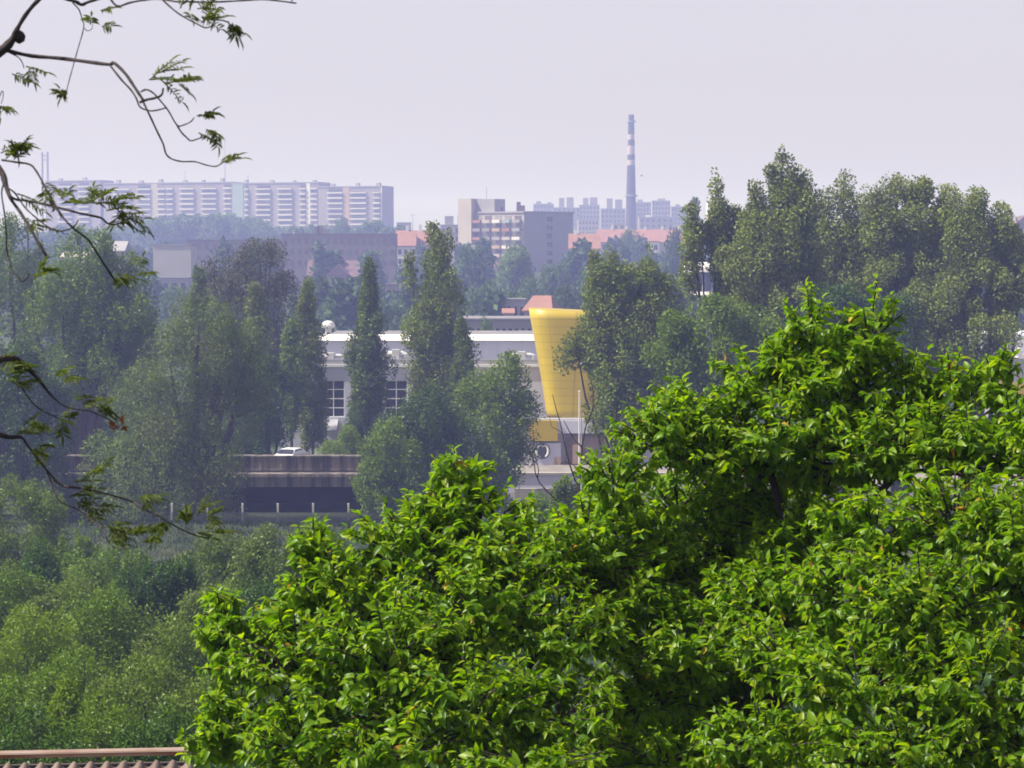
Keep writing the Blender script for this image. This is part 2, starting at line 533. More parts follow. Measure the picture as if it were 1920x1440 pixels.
# --- the poplars in the valley
tree('poplar_tree', 'tallest slim poplar, standing in front of the white hall left of the yellow tower', 'tree', 820, 225,
     [(822, 436, 850, 62, 'spire', 0), (800, 520, 850, 40, 'spire', -.5)], 'poplar', 30000, .30, 'slim poplars in front of the hall', .35, br=.75, elong=1.8)
tree('poplar_tree', 'short narrow poplar tucked against the right side of the tallest poplar', 'tree', 868, 222,
     [(868, 600, 850, 30, 'column', 0)], 'poplar_dark', 9000, .28, 'slim poplars in front of the hall', .22, br=.6, elong=1.7)
tree('poplar_tree', 'slim dark poplar standing alone between the tall hall window and the tallest poplar', 'tree', 692, 230,
     [(692, 484, 830, 36, 'spire', 0)], 'poplar_dark', 17000, .29, 'slim poplars in front of the hall', .25, br=.65, elong=1.8)
tree('poplar_tree', 'slim poplar just left of the tall hall window, beside the white fascia end', 'tree', 577, 236,
     [(576, 526, 840, 32, 'column', 0), (600, 690, 840, 16, 'column', .3)], 'poplar', 14000, .29, 'slim poplars in front of the hall', .22, br=.6, elong=1.8)
tree('poplar_tree', 'narrow poplar with bare lower stem, left neighbour of the one by the hall window', 'tree', 545, 232,
     [(545, 600, 815, 24, 'column', 0)], 'mid_tree', 8000, .28, 'slim poplars in front of the hall', .2, br=.6, elong=1.7)
tree('poplar_tree', 'light green slim poplar in front of the brownish round-topped tree', 'tree', 478, 240,
     [(478, 524, 800, 25, 'column', 0)], 'poplar', 10000, .28, 'slim poplars in front of the hall', .2, br=.6, elong=1.7)
tree('poplar_tree', 'dark slim poplar below the blank pale wall, left edge of the brownish tree', 'tree', 371, 245,
     [(371, 492, 800, 25, 'column', 0)], 'poplar_dark', 10000, .28, 'slim poplars in front of the hall', .2, br=.6, elong=1.6)
tree('broadleaf_tree', 'broad brownish-leaved round-topped tree behind the light green slim poplar', 'tree', 475, 255,
     [(488, 454, 760, 62, 'round', 0), (440, 470, 760, 62, 'round', .5), (405, 500, 760, 44, 'round', 1), (530, 515, 760, 48, 'round', .5)], 'copper', 30000, .26, None, .4, br=1.1, elong=1.2, nlimb=26)
tree('willow_tree', 'wide olive willow mass with drooping crown left of the concrete bridge', 'tree', 360, 187,
     [(372, 552, 960, 92, 'bush', 0), (315, 610, 980, 80, 'bush', -1), (430, 600, 760, 72, 'round', .5), (250, 690, 985, 62, 'bush', -.5), (465, 650, 800, 50, 'round', .5),
      (350, 770, 990, 72, 'bush', -2), (418, 840, 985, 40, 'bush', -2.5), (280, 800, 1000, 80, 'bush', -2)], 'willow', 62000, .24, None, .55, br=1.15, elong=1.35, droop=.6, nlimb=30, asp=.4)
tree('broadleaf_tree', 'tall dark tree with a thick bare dark trunk at the left, behind the hanging branches', 'tree', 146, 214,
     [(165, 430, 690, 66, 'round', 0), (240, 468, 720, 56, 'round', .5), (200, 520, 740, 80, 'round', -.5), (110, 500, 780, 60, 'round', -1)], 'mid_tree', 32000, .28, None, .55, br=1.1, elong=1.3, nlimb=26)
tree('broadleaf_tree', 'hazy tall tree at the left picture edge, top level with the apartment blocks', 'tree', 30, 232,
     [(20, 408, 800, 60, 'round', 0), (75, 450, 800, 40, 'column', 1), (-60, 430, 800, 60, 'round', 2)], 'mid_tree', 26000, .30, None, .45, br=1.1, elong=1.3, nlimb=22)
tree('broadleaf_tree', 'dark low tree at the left edge below the hazy tall one', 'tree', 40, 189,
     [(35, 640, 930, 60, 'bush', 0), (100, 720, 860, 40, 'bush', 1), (-40, 600, 930, 60, 'bush', 1)], 'dark_tree', 24000, .27, None, .35, br=1.0, elong=1.2)
tree('broadleaf_tree', 'dark round tree filling the gap behind the thick bare trunk', 'tree', 215, 228,
     [(225, 560, 900, 70, 'bush', 0), (160, 640, 900, 50, 'bush', 1)], 'dark_tree', 20000, .28, None, .35, br=1.0, elong=1.2)
tree('broadleaf_tree', 'grey-green bushy tree behind the lowest hanging branches, left foot of the willow mass', 'tree', 190, 188,
     [(205, 810, 970, 62, 'bush', 0), (105, 850, 970, 50, 'bush', .5), (240, 850, 990, 60, 'bush', -1)], 'willow', 22000, .24, None, .25, br=1.0, elong=1.2, droop=.3)
tree('broadleaf_tree', 'bluish green bushy tree between the willow mass and the narrow poplars', 'tree', 500, 222,
     [(500, 670, 880, 46, 'bush', 0), (455, 640, 880, 40, 'bush', .5)], 'dark_tree', 14000, .26, None, .25, br=.8, elong=1.2)
tree('round_tree', 'green rounded small tree hiding the right end of the concrete bridge', 'tree', 722, 187,
     [(725, 788, 960, 50, 'bush', 0), (700, 860, 965, 36, 'bush', -1), (760, 840, 965, 40, 'bush', -.5)], 'mid_tree', 15000, .22, None, .2, br=.6, elong=1.1)
tree('broadleaf_tree', 'dark dense tree behind the rounded small tree at the bridge end', 'tree', 800, 196,
     [(800, 730, 970, 66, 'bush', 0), (850, 780, 970, 58, 'bush', 1), (770, 800, 970, 50, 'bush', -.5)], 'dark_tree', 20000, .25, None, .3, br=.9, elong=1.1)
tree('broadleaf_tree', 'thin-trunked green tree left of the yellow tower, in front of the hall', 'tree', 925, 200,
     [(945, 668, 900, 52, 'bush', 0), (905, 700, 950, 44, 'bush', 1), (975, 730, 880, 36, 'bush', -.5), (930, 790, 960, 50, 'bush', -1)], 'mid_tree', 22000, .26, None, .18, br=.8, elong=1.2, nlimb=18)
tree('poplar_tree', 'spiky-topped green tree covering the right half of the yellow tower', 'tree', 1170, 196,
     [(1148, 456, 740, 46, 'spire', 0), (1215, 458, 740, 46, 'spire', 1), (1120, 492, 690, 30, 'round', -.5), (1250, 520, 760, 50, 'round', 1), (1104, 615, 700, 30, 'round', -1),
      (1185, 600, 790, 76, 'round', -1), (1180, 500, 760, 74, 'round', .5), (1225, 575, 790, 64, 'round', 0), (1140, 670, 800, 40, 'bush', -1.5), (1075, 625, 690, 26, 'bush', -1), (1128, 540, 700, 42, 'round', 0)],
     'poplar', 56000, .28, None, .3, br=.85, elong=1.35, nlimb=30)
tree('poplar_tree', 'loose leaning poplar with slender leaders, left edge of the tall right group', 'tree', 1340, 186,
     [(1297, 376, 560, 22, 'column', 0), (1342, 312, 480, 16, 'column', .5), (1356, 360, 600, 24, 'column', .6), (1380, 392, 640, 36, 'round', 1), (1312, 420, 480, 26, 'round', .5), (1412, 430, 690, 54, 'round', .5), (1350, 420, 490, 26, 'round', .8)], 'grey_pop', 26000, .27,
     'tall grey-green poplars at the right', .3, br=.7, elong=1.4, nlimb=24)
tree('poplar_tree', 'tallest of the right poplars, topped by a ragged spire', 'tree', 1465, 184,
     [(1416, 328, 500, 18, 'column', 0), (1467, 276, 400, 20, 'column', 0), (1448, 310, 350, 12, 'round', 0), (1500, 316, 540, 36, 'round', .5), (1475, 345, 560, 44, 'round', 0), (1430, 400, 660, 58, 'round', -.5),
      (1500, 440, 700, 66, 'round', .5)], 'grey_pop', 46000, .27, 'tall grey-green poplars at the right', .42, sprigs=2, br=.8, elong=1.4, nlimb=36)
tree('poplar_tree', 'pointed poplar right of the tallest ragged one', 'tree', 1580, 192,
     [(1582, 318, 560, 34, 'column', 0), (1548, 342, 600, 30, 'column', 0), (1614, 372, 640, 40, 'round', 1), (1560, 420, 710, 74, 'round', 0), (1630, 420, 710, 64, 'round', .5)], 'grey_pop', 34000, .27,
     'tall grey-green poplars at the right', .35, br=.85, elong=1.35, nlimb=26)
tree('poplar_tree', 'broad dome-topped poplar showing dark upright limbs inside', 'tree', 1690, 190,
     [(1643, 352, 600, 34, 'vase', 0), (1682, 334, 580, 42, 'vase', .5), (1728, 342, 580, 44, 'vase', 0), (1766, 352, 580, 34, 'vase', .5), (1690, 480, 710, 88, 'round', -1), (1755, 430, 710, 62, 'round', .5)], 'grey_pop', 44000, .26,
     'tall grey-green poplars at the right', .42, sprigs=2, br=.85, elong=1.3, nlimb=60)
tree('poplar_tree', 'rightmost poplar of the tall group, reaching a limb out over the picture edge', 'tree', 1825, 188,
     [(1803, 372, 560, 34, 'round', 0), (1834, 357, 520, 36, 'round', 0), (1872, 388, 560, 36, 'round', .5), (1900, 430, 590, 40, 'round', .5), (1840, 490, 700, 72, 'round', -1), (1778, 530, 710, 60, 'round', -.5),
      (1925, 480, 580, 40, 'round', 0)], 'grey_pop', 44000, .26, 'tall grey-green poplars at the right', .42, sprigs=2, br=.85, elong=1.25, nlimb=44)
tree('broadleaf_tree', 'mid green tree below the leaning poplar, above the bright foreground crown', 'tree', 1350, 170,
     [(1340, 560, 760, 70, 'round', 0), (1270, 590, 780, 50, 'round', 0), (1420, 580, 760, 50, 'round', 1)], 'mid_tree', 24000, .25, None, .3, br=.9, elong=1.2)
tree('broadleaf_tree', 'dark tree behind the two leafy peaks of the bright foreground crown', 'tree', 1590, 174,
     [(1570, 540, 780, 70, 'round', 0), (1660, 560, 780, 65, 'round', 1)], 'dark_tree', 22000, .26, None, .3, br=.9, elong=1.2)
tree('shrub', 'green rounded shrub on the bridge verge in front of the tall hall window', 'shrub', 628, 214,
     [(625, 828, 880, 30, 'bush', 0), (655, 800, 880, 22, 'bush', 3)], 'shrub_c', 7000, .18, None, .08, br=.5, elong=1.1)
tree('shrub', 'dark shrub at the foot of the slim dark poplar', 'shrub', 700, 222,
     [(720, 780, 880, 34, 'bush', 0), (665, 770, 870, 22, 'bush', 0)], 'dark_tree', 8000, .2, None, .1, br=.6)

# --- shrubs of the near slope: (px, top py, half width px, Y, material, style, label)
SHRUBS = [
    (30, 925, 85, 116, 'shrub_b', 'bush', 'grey-green small tree at the left edge just below the dark valley trees'),
    (140, 995, 80, 110, 'shrub_a', 'shoots', 'tall shrub with one long upright shoot under the low hanging branch'),
    (70, 1045, 60, 100, 'shrub_d', 'spire', 'dark green cone-shaped shrub near the left edge'),
    (215, 1050, 80, 104, 'shrub_a', 'bush', 'rounded olive shrub behind the dark brush of upright shoots'),
    (295, 1030, 72, 92, 'shrub_d', 'shoots', 'dark brush-like shrub of many stiff upright shoots'),
    (415, 1032, 75, 102, 'shrub_b', 'bush', 'soft grey-green shrub in front of the dark grass bank'),
    (510, 1020, 70, 97, 'shrub_b', 'bush', 'grey-green shrub touching the left peak of the bright foreground crown'),
    (590, 1010, 60, 104, 'shrub_a', 'bush', 'olive shrub mostly behind the left peak of the bright foreground crown'),
    (20, 1090, 70, 88, 'shrub_a', 'bush', 'mid green shrub at the left edge below the cone-shaped one'),
    (120, 1120, 80, 86, 'shrub_b', 'bush', 'shadowed grey shrub right of the cone-shaped one'),
    (410, 1120, 80, 84, 'shrub_b', 'bush', 'grey-green shrub below the soft one by the grass bank'),
    (500, 1110, 80, 82, 'shrub_d', 'bush', 'dark shrub just behind the left shoulder of the bright foreground crown'),
    (200, 1142, 100, 72, 'shrub_a', 'bush', 'large olive shrub in the middle of the left slope'),
    (50, 1165, 100, 70, 'shrub_c', 'bush', 'light green spreading shrub half way down the left edge'),
    (330, 1185, 85, 68, 'shrub_b', 'bush', 'grey shrub right of the large olive one'),
    (130, 1235, 90, 62, 'shrub_a', 'bush', 'mid green shrub below the light spreading one'),
    (270, 1255, 105, 58, 'shrub_b', 'bush', 'wide grey-green shrub below the large olive one'),
    (20, 1290, 100, 53, 'shrub_a', 'bush', 'olive shrub at the left edge above the corrugated roof'),
    (122, 1275, 26, 52, 'shrub_c', 'spire', 'bright yellow-green upright sapling above the corrugated roof'),
    (390, 1290, 85, 52, 'shrub_b', 'bush', 'grey-green shrub against the lower left side of the bright foreground crown'),
    (180, 1330, 90, 46, 'shrub_a', 'bush', 'shrub directly behind the middle of the roof flashing'),
    (60, 1350, 90, 43, 'shrub_d', 'bush', 'dark shrub directly behind the left end of the roof flashing'),
    (300, 1335, 75, 44, 'shrub_d', 'bush', 'shaded shrub directly behind the right end of the roof flashing'),
    (1010, 930, 60, 132, 'shrub_a', 'bush', 'olive shrub under the forked bare dead tree'),
    (1060, 895, 30, 128, 'shrub_b', 'bush', 'small round grey-green shrub behind the bare dead tree'),
    (960, 950, 50, 126, 'shrub_d', 'bush', 'dark shrub left of the bare dead tree, above the bright crown'),
]
for (px, ty, hw, Y, mt, st, lb) in SHRUBS:
    if Y < 125:
        hw, ty = hw * (1.22 if st == 'bush' else 1.1), ty - (30 if ty < 1150 else 14)
    rg = random.Random(px * 31 + ty)
    x = (px - 960) / F * Y
    g = float(hgt(x, Y))
    by = ty + 40
    while P(px, by, Y).z > g + .15 and by < 2500:
        by += 6
    m_px = F / Y
    ld = []
    if st == 'bush':
        ld = [(px, ty, by, hw * .75, 'bush', 0), (px - hw * .5, ty + hw * .35, by, hw * .55, 'bush', -.3), (px + hw * .55, ty + hw * .28, by, hw * .5, 'bush', .2)]
        for k in range(4):
            xx = px + rg.uniform(-.8, .8) * hw
            ld.append((xx, ty - rg.uniform(-.2, .25) * hw + abs(xx - px) * .5, by, hw * .16, 'spire', rg.uniform(-.5, .5)))
    elif st == 'shoots':
        ld = [(px, ty + hw * .9, by, hw * .8, 'bush', 0)]
        for k in range(15):
            xx = px + rg.uniform(-.9, .9) * hw
            ld.append((xx, ty + abs(xx - px) * .45 + rg.uniform(0, .5) * hw, ty + hw * 1.8, hw * .10, 'column', rg.uniform(-.8, .8)))
    else:
        ld = [(px, ty, by, hw, 'spire', 0)]
    ls = .098 * (Y / 80) ** .55
    area = 2 * hw * (by - ty) / (m_px * m_px)
    nl = int(min(34000, max(6000, 1300 * area)))
    tree('sapling' if st == 'spire' and mt == 'shrub_c' else 'shrub', lb, 'shrub', px, Y, ld, mt, nl, ls, 'shrubs on the near slope', .03, br=max(.28, min(.55, hw / m_px * .35)),
         elong=1.15 if st == 'bush' else 1.6, nlimb=10)

# ------------------------------------------------------------------ grass bank and undergrowth
rng = np.random.default_rng(5)


def tuft_field(name, n, x0, x1, y0, y1, l0, l1, mat, wid=.05, up=1.0, kind='stuff'):
    x = rng.uniform(x0, x1, n); y = rng.uniform(y0, y1, n)
    C = np.stack([x, y, hgt(x, y) - .03], -1)
    U = rng.normal(size=(n, 3)) * .45
    U[:, 2] = np.abs(U[:, 2]) + up
    Nn = rng.normal(size=(n, 3))
    Nn[:, 2] *= .3
    L = rng.uniform(l0, l1, n) * (.7 + .5 * np.sin(x * .9) ** 2)
    me = leaves(name, C, U, Nn, L, L * 0 + wid, M[mat])
    return tag(link(name, me), kind=kind)


tuft_field('grass', 90000, -40, 22, 150, 177, .14, .32, 'grass', .05)
tuft_field('undergrowth', 60000, -32, 24, 28, 140, .25, .7, 'shrub_d', .16, .5)
tuft_field('valley_undergrowth', 30000, -75, 75, 268, 340, .4, 1.0, 'dark_tree', .3, .5)

# ------------------------------------------------------------------ wire fence
fy = 180.0
fence = thing('wire_fence', 'wire mesh fence on pale concrete posts running below the concrete bridge', 'fence', (P(600, 960, fy).x, fy, float(hgt(-14, fy))))
fz = fence.location
post_mb = MB()
post_mb.box(-.075, .075, -.075, .075, -.4, 1.95)
post_mb.add([(-.075, -.075, 1.95), (.075, -.075, 1.95), (.075, .075, 1.95), (-.075, .075, 1.95), (-.075, -.05, 2.13), (.075, -.05, 2.13), (.075, .02, 2.15), (-.075, .02, 2.15)],
            [(4, 5, 6, 7), (0, 1, 5, 4), (1, 2, 6, 5), (2, 3, 7, 6), (3, 0, 4, 7)])
pm = post_mb.mesh('post', M['postc'])
ztop = P(587, 944, fy).z
x0f, x1f = None, None
for k in range(-4, 9):
    pxk = 587 + 66.2 * k
    p = P(pxk, 960, fy)
    o = link('post', pm, fence, (p.x - fz.x, 0, ztop - 2.13 - fz.z))
    x0f = p.x if x0f is None else x0f
    x1f = p.x
mw = MB()
zb, zt = ztop - 2.13 - fz.z, P(587, 961, fy).z - fz.z
xx = x0f
while xx < x1f:
    mw.box(xx - fz.x - .007, xx - fz.x + .007, -.088, -.080, zb, zt)
    xx += .06
zz = zb
while zz < zt:
    mw.box(x0f - fz.x, x1f - fz.x, -.098, -.090, zz - .007, zz + .007)
    zz += .06
mw.obj('wire_mesh', M['wire'], fence)
MB().box(x0f - fz.x, x1f - fz.x, -.118, -.100, zt - .012, zt + .012).obj('top_wire', M['wire'], fence)

# ------------------------------------------------------------------ concrete bridge
by_ = 195.0
bx0, bx1 = P(40, 900, by_).x, P(790, 900, by_).x
br_o = thing('concrete_bridge', 'stained two-tier concrete road bridge with a dark space underneath', 'bridge', ((bx0 + bx1) / 2, by_, float(hgt(-20, by_))))
bo = br_o.location
zz_ = lambda y: P(560, y, by_).z - bo.z
hw = (bx1 - bx0) / 2
zp1, zp0 = zz_(857), zz_(882)
zb1, zb0 = zz_(887), zz_(912)
pb = MB()
pb.box(-hw, hw, 0, .25, zp0, zp1)
pb.box(-hw, hw, -.12, .25, zp1, zp1 + .12)                # coping
xk = -hw + 1.2
while xk < hw - 1:
    pb.box(xk, xk + .16, -.06, .0, zp0, zp1)            # upright ribs
    xk += 1.65
pb.obj('parapet', M['conc'], br_o)
MB().box(-hw, hw, -.55, .8, zb0, zb1).box(-hw, hw, -.7, -.55, zb1 - .28, zb1 - .02).obj('edge_beam', M['conc'], br_o)
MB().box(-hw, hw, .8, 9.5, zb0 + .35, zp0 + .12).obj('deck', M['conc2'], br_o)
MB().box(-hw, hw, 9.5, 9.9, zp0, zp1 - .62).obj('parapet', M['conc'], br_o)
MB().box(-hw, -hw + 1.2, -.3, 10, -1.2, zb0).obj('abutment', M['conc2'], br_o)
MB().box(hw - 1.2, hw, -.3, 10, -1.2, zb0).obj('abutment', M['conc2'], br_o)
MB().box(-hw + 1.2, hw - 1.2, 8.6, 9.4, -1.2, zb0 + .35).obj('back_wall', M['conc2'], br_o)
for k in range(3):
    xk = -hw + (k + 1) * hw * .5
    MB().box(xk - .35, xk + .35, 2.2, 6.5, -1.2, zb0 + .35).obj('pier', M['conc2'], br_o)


# ------------------------------------------------------------------ white car on the bridge
def car(label, loc, rz, paint):
    c = thing('parked_car', label, 'car', loc, rz)
    body = MB()
    prof = [(-2.05, .35), (-2.1, .75), (-1.95, .88), (-1.25, .95), (-.65, 1.38), (.55, 1.42), (1.35, .98), (1.95, .86), (2.1, .62), (2.05, .32)]
    w0, w1 = .82, .66
    vs, fs = [], []
    for s in (-1, 1):
        for (a, z) in prof:
            vs.append((a, s * (w1 if z > 1.1 else w0), z))
    n = len(prof)
    fs.append(tuple(range(n)))
    fs.append(tuple(reversed(range(n, 2 * n))))
    for k in range(n):
        k2 = (k + 1) % n
        fs.append((k, n + k, n + k2, k2))
    body.add(vs, fs)
    body.obj('body', M[paint], c)
    ws = MB()
    ws.add([(.62, -.62, 1.38), (.62, .62, 1.38), (1.27, .76, 1.06), (1.27, -.76, 1.06)], [(0, 1, 2, 3)])
    for v in range(len(ws.v)):
        ws.v[v] = (ws.v[v][0] + .025, ws.v[v][1], ws.v[v][2] + .02)
    ws.obj('windscreen', M['glass'], c)
    rw = MB()
    rw.add([(-.70, -.62, 1.34), (-.70, .62, 1.34), (-1.2, .76, 1.02), (-1.2, -.76, 1.02)], [(0, 3, 2, 1)])
    for v in range(len(rw.v)):
        rw.v[v] = (rw.v[v][0] - .02, rw.v[v][1], rw.v[v][2] + .025)
    rw.obj('rear_window', M['glass'], c)
    for s in (-1, 1):
        sw = MB()
        sw.add([(-.95, s * .785, 1.02), (1.1, s * .785, 1.04), (.5, s * .695, 1.34), (-.55, s * .695, 1.32)], [(0, 1, 2, 3)])
        sw.obj('side_window', M['glass'], c)
        for a in (-1.3, 1.3):
            wh = MB()
            wh.tube([(a, s * .70, .32), (a, s * .86, .32)], .32, 16)
            wo = wh.obj('wheel', M['tyre'], c)
            MB().tube([(a, s * .86, .32), (a, s * .875, .32)], .19, 12).obj('rim', M['duct'], wo)
    return c


pc = P(541, 851, by_ + 4)
car('white car on the bridge, only its roof showing over the parapet', (pc.x, by_ + 6.5, bo.z + zp1 - 1.2), R(68), 'carpaint')

# ------------------------------------------------------------------ industrial hall
hy = 262.0
hx0, hx1 = P(500, 700, hy).x, P(1150, 700, hy).x
hg = float(hgt(0, hy))
hall = thing('industrial_hall', 'long pale grey industrial hall with bright white roof edge and tall gridded window', 'building', ((hx0 + hx1) / 2, hy, hg))
hc = hall.location
hz = lambda y, Y=hy: P(700, y, Y).z - hc.z
hxx = lambda px, Y=hy: P(px, 700, Y).x - hc.x
H0 = hz(688)
wx0, wx1 = hxx(604), hxx(646)
wz0, wz1 = hz(782), hz(713)
# front wall built round two window openings
w2x0, w2x1 = hxx(722), hxx(764)
fw = MB()
fw.box(hxx(520), wx0, 0, .4, -1, H0)
fw.box(wx0, wx1, 0, .4, -1, wz0).box(wx0, wx1, 0, .4, wz1, H0)
fw.box(wx1, w2x0, 0, .4, -1, H0)
fw.box(w2x0, w2x1, 0, .4, -1, wz0).box(w2x0, w2x1, 0, .4, wz1, H0)
fw.box(w2x1, hxx(1150), 0, .4, -1, H0)
fw.box(hxx(520), hxx(520) + .4, .4, 12, -1, H0)
fw.obj('wall', M['hall_front'], hall)
MB().box(hxx(520) - .15, hxx(1150), -.2, .6, H0, H0 + .25).obj('cornice', M['frame'], hall)
MB().box(hxx(520), hxx(1150), .6, 12, H0 - .3, H0 + .1).obj('lower_roof', M['roof_grey'], hall)
MB().box(hxx(520), hxx(1150), .1, .5, H0 + .25, hz(674)).obj('roof_parapet', M['grey_band'], hall)
uy = 11.0
uzt = P(700, 639, hy + uy).z - hc.z
uzc = P(700, 627, hy + uy).z - hc.z
ux0, ux1 = hxx(598, hy + uy), hxx(1160, hy + uy)
MB().box(ux0 + .2, ux1, uy, uy + 26, -1, uzt).obj('upper_wall', M['hall_wall'], hall)
fm = MB()
fm.add([(ux0 - .3, uy - .5, uzt + .05), (ux1, uy - .5, uzt + .05), (ux1, uy + .4, uzc), (ux0 - .3, uy + .4, uzc), (ux0 - .3, uy + 1.0, uzt + .05), (ux1, uy + 1.0, uzt + .05)],
       [(0, 1, 2, 3), (3, 2, 5, 4), (0, 4, 5, 1), (0, 3, 4), (1, 5, 2)])
fm.obj('fascia', M['fascia'], hall)
MB().box(ux0 + .2, ux1, uy + 1.0, uy + 26, uzt, uzt + .35).obj('roof', M['roof_grey'], hall)


def grid_window(x0, x1, z0, z1, nc, nr, parent, y=.22):
    f = MB()
    t = .09
    f.box(x0, x0 + t, y - .14, y, z0, z1).box(x1 - t, x1, y - .14, y, z0, z1)
    f.box(x0 + t, x1 - t, y - .14, y, z0, z0 + t).box(x0 + t, x1 - t, y - .14, y, z1 - t, z1)
    for k in range(1, nc):
        xk = x0 + (x1 - x0) * k / nc
        f.box(xk - .05, xk + .05, y - .12, y, z0 + t, z1 - t)
    for k in range(1, nr):
        zk = z0 + (z1 - z0) * k / nr
        for c in range(nc):
            xa = x0 + (x1 - x0) * c / nc + (.05 if c else t)
            xb = x0 + (x1 - x0) * (c + 1) / nc - (.05 if c < nc - 1 else t)
            f.box(xa, xb, y - .115, y - .005, zk - .05, zk + .05)
    fo = f.obj('window', M['frame'], parent)
    MB().box(x0 + .02, x1 - .02, y + .005, y + .03, z0 + .02, z1 - .02).obj('pane', M['glass'], fo)


grid_window(wx0, wx1, wz0, wz1, 2, 4, hall)
grid_window(w2x0, w2x1, wz0, wz1, 2, 4, hall)
# roof ducts
for (a, b, y0, y1) in ((600, 642, 663, 672), (722, 760, 657, 672), (958, 1000, 661, 671)):
    dm = MB()
    xa, xb = hxx(a, hy + 6), hxx(b, hy + 6)
    za, zb2 = P(700, y1, hy + 6).z - hc.z, P(700, y0, hy + 6).z - hc.z
    rr = (zb2 - za) / 2
    dm.tube([(xa, 6, H0), (xa, 6, za + rr), (xa + .3, 6, zb2 - rr * .9), (xb - .3, 6, zb2 - rr * .9), (xb, 6, za + rr), (xb, 6, H0)], rr * .8, 10)
    dm.box(xa + .8, xa + 1.6, 5.3, 6.7, H0 + .1, zb2 + .1)
    dm.obj('roof_duct', M['duct'], hall)
# canopy
MB().add([(hxx(597), -2.4, hz(806)), (hxx(634), -2.4, hz(803)), (hxx(634), 0, hz(786)), (hxx(597), 0, hz(788)), (hxx(597), -2.4, hz(808)), (hxx(634), -2.4, hz(805)), (hxx(634), 0, hz(789)),
          (hxx(597), 0, hz(791))], [(0, 1, 2, 3), (7, 6, 5, 4), (0, 4, 5, 1), (1, 5, 6, 2), (3, 2, 6, 7), (0, 3, 7, 4)]).obj('canopy', M['grey_band'], hall)
# roof ventilator
vp = MB()
vx = hxx(616, hy + 14)
vz0, vz1 = uzt, P(616, 601, hy + 14).z - hc.z
vp.tube([(vx, 14, vz0), (vx, 14, vz1 - .95)], .38, 14)
vp.lathe([(.38, vz1 - .95), (.78, vz1 - .78), (.80, vz1 - .55), (.62, vz1 - .2), (.25, vz1)], 16, vx, 14)
vp.obj('roof_ventilator', M['duct'], hall)
MB().tube([(hxx(602, hy + 11), 11.2, uzc), (hxx(602, hy + 11), 11.2, uzc + .9)], .04, 6).obj('antenna', M['steel'], hall)

# ------------------------------------------------------------------ yellow tower and shop front
ty = 250.0
tc_ = P(1078, 780, ty)
tower = thing('yellow_tower', 'yellow panelled tower flaring towards its top, in front of the grey hall', 'tower', (tc_.x, ty + 5, float(hgt(tc_.x, ty))))
tl = tower.location
tzb, tzt = P(1078, 786, ty).z - tl.z, P(1078, 584, ty).z - tl.z
rows, segs = 14, 48
vs, uv = [], []
for i in range(rows + 1):
    t = i / rows
    pxl = 1026 + (992 - 1026) * (t ** 1.15)
    pxr = 1122 + (1172 - 1122) * (t ** 1.05)
    z = tzb + (tzt - tzb) * t
    xl, xr = (pxl - 960) / F * ty - tl.x, (pxr - 960) / F * ty - tl.x
    cx, rx = (xl + xr) / 2, (xr - xl) / 2
    for k in range(segs):
        a = 2 * math.pi * k / segs
        sx = math.copysign(abs(math.cos(a)) ** .42, math.cos(a))
        sy = math.copysign(abs(math.sin(a)) ** .42, math.sin(a))
        vs.append((cx + rx * sx, 5.0 * sy, z + (.25 * (sx) * -1 if i == rows else 0)))
fs = []
for i in range(rows):
    for k in range(segs):
        k2 = (k + 1) % segs
        fs.append((i * segs + k, i * segs + k2, (i + 1) * segs + k2, (i + 1) * segs + k))
fs.append(tuple(rows * segs + k for k in range(segs)))
fs.append(tuple(reversed(range(segs))))
me = bpy.data.meshes.new('cladding')
me.from_pydata(vs, [], fs)
uvl = me.uv_layers.new(name='UVMap')
for p in me.polygons:
    for li in p.loop_indices:
        vi = me.loops[li].vertex_index
        r_, k_ = divmod(vi, segs)
        if len(p.vertices) == 4 and k_ == 0 and max(me.loops[l].vertex_index % segs for l in p.loop_indices) == segs - 1:
            k_ = segs
        uvl.data[li].uv = (k_ / segs * 30.0, r_ / rows * 12.6)
me.polygons.foreach_set('use_smooth', [len(p.vertices) == 4 for p in me.polygons])
me.materials.append(M['yellow'])
link('cladding', me, tower)
MB().lathe([(2.6, -1), (2.6, tzb)], 24, 0, 0, 1, 1.2).obj('base', M['grey_band'], tower)

shop = thing('shop_front', 'low grey shop front with yellow panels and a round emblem under the yellow tower', 'building', (tl.x, ty - 3, float(hgt(tl.x, ty))))
sl = shop.location
sX = lambda px: (px - 960) / F * (ty - 3) - sl.x
sZ = lambda y: P(1078, y, ty - 3).z - sl.z
MB().box(sX(965), sX(1260), .6, 3, -1, sZ(787)).obj('wall', M['grey_band'], shop)
MB().box(sX(1095), sX(1260), 0, .6, sZ(786), sZ(770)).obj('fascia', M['yellow_plain'], shop)
MB().box(sX(1046), sX(1134), .25, .597, sZ(813), sZ(789)).obj('grey_panel', M['hall_front'], shop)
MB().box(sX(992), sX(1046), 0, .597, sZ(827), sZ(789)).obj('yellow_panel', M['yellow_plain'], shop)
MB().box(sX(1134), sX(1260), 0, .597, sZ(829), sZ(789)).obj('yellow_panel', M['yellow_plain'], shop)
MB().box(sX(1060), sX(1132), .3, .597, sZ(876), sZ(815)).obj('entrance', M['brown'], shop)
MB().box(sX(1074), sX(1090), .2, .297, sZ(870), sZ(834)).obj('notice_board', M['ochre'], shop)
MB().box(sX(1000), sX(1052), .3, .597, sZ(876), sZ(831)).obj('lower_panel', M['hall_front'], shop)
MB().box(sX(968), sX(998), .2, .597, sZ(874), sZ(838)).obj('pale_panel', M['white'], shop)
MB().box(sX(1040), sX(1052), .2, .297, sZ(872), sZ(858)).obj('notice_board', M['ochre'], shop)
em = MB()
ecx, ecz, er = sX(1017), sZ(846), 15 / F * ty
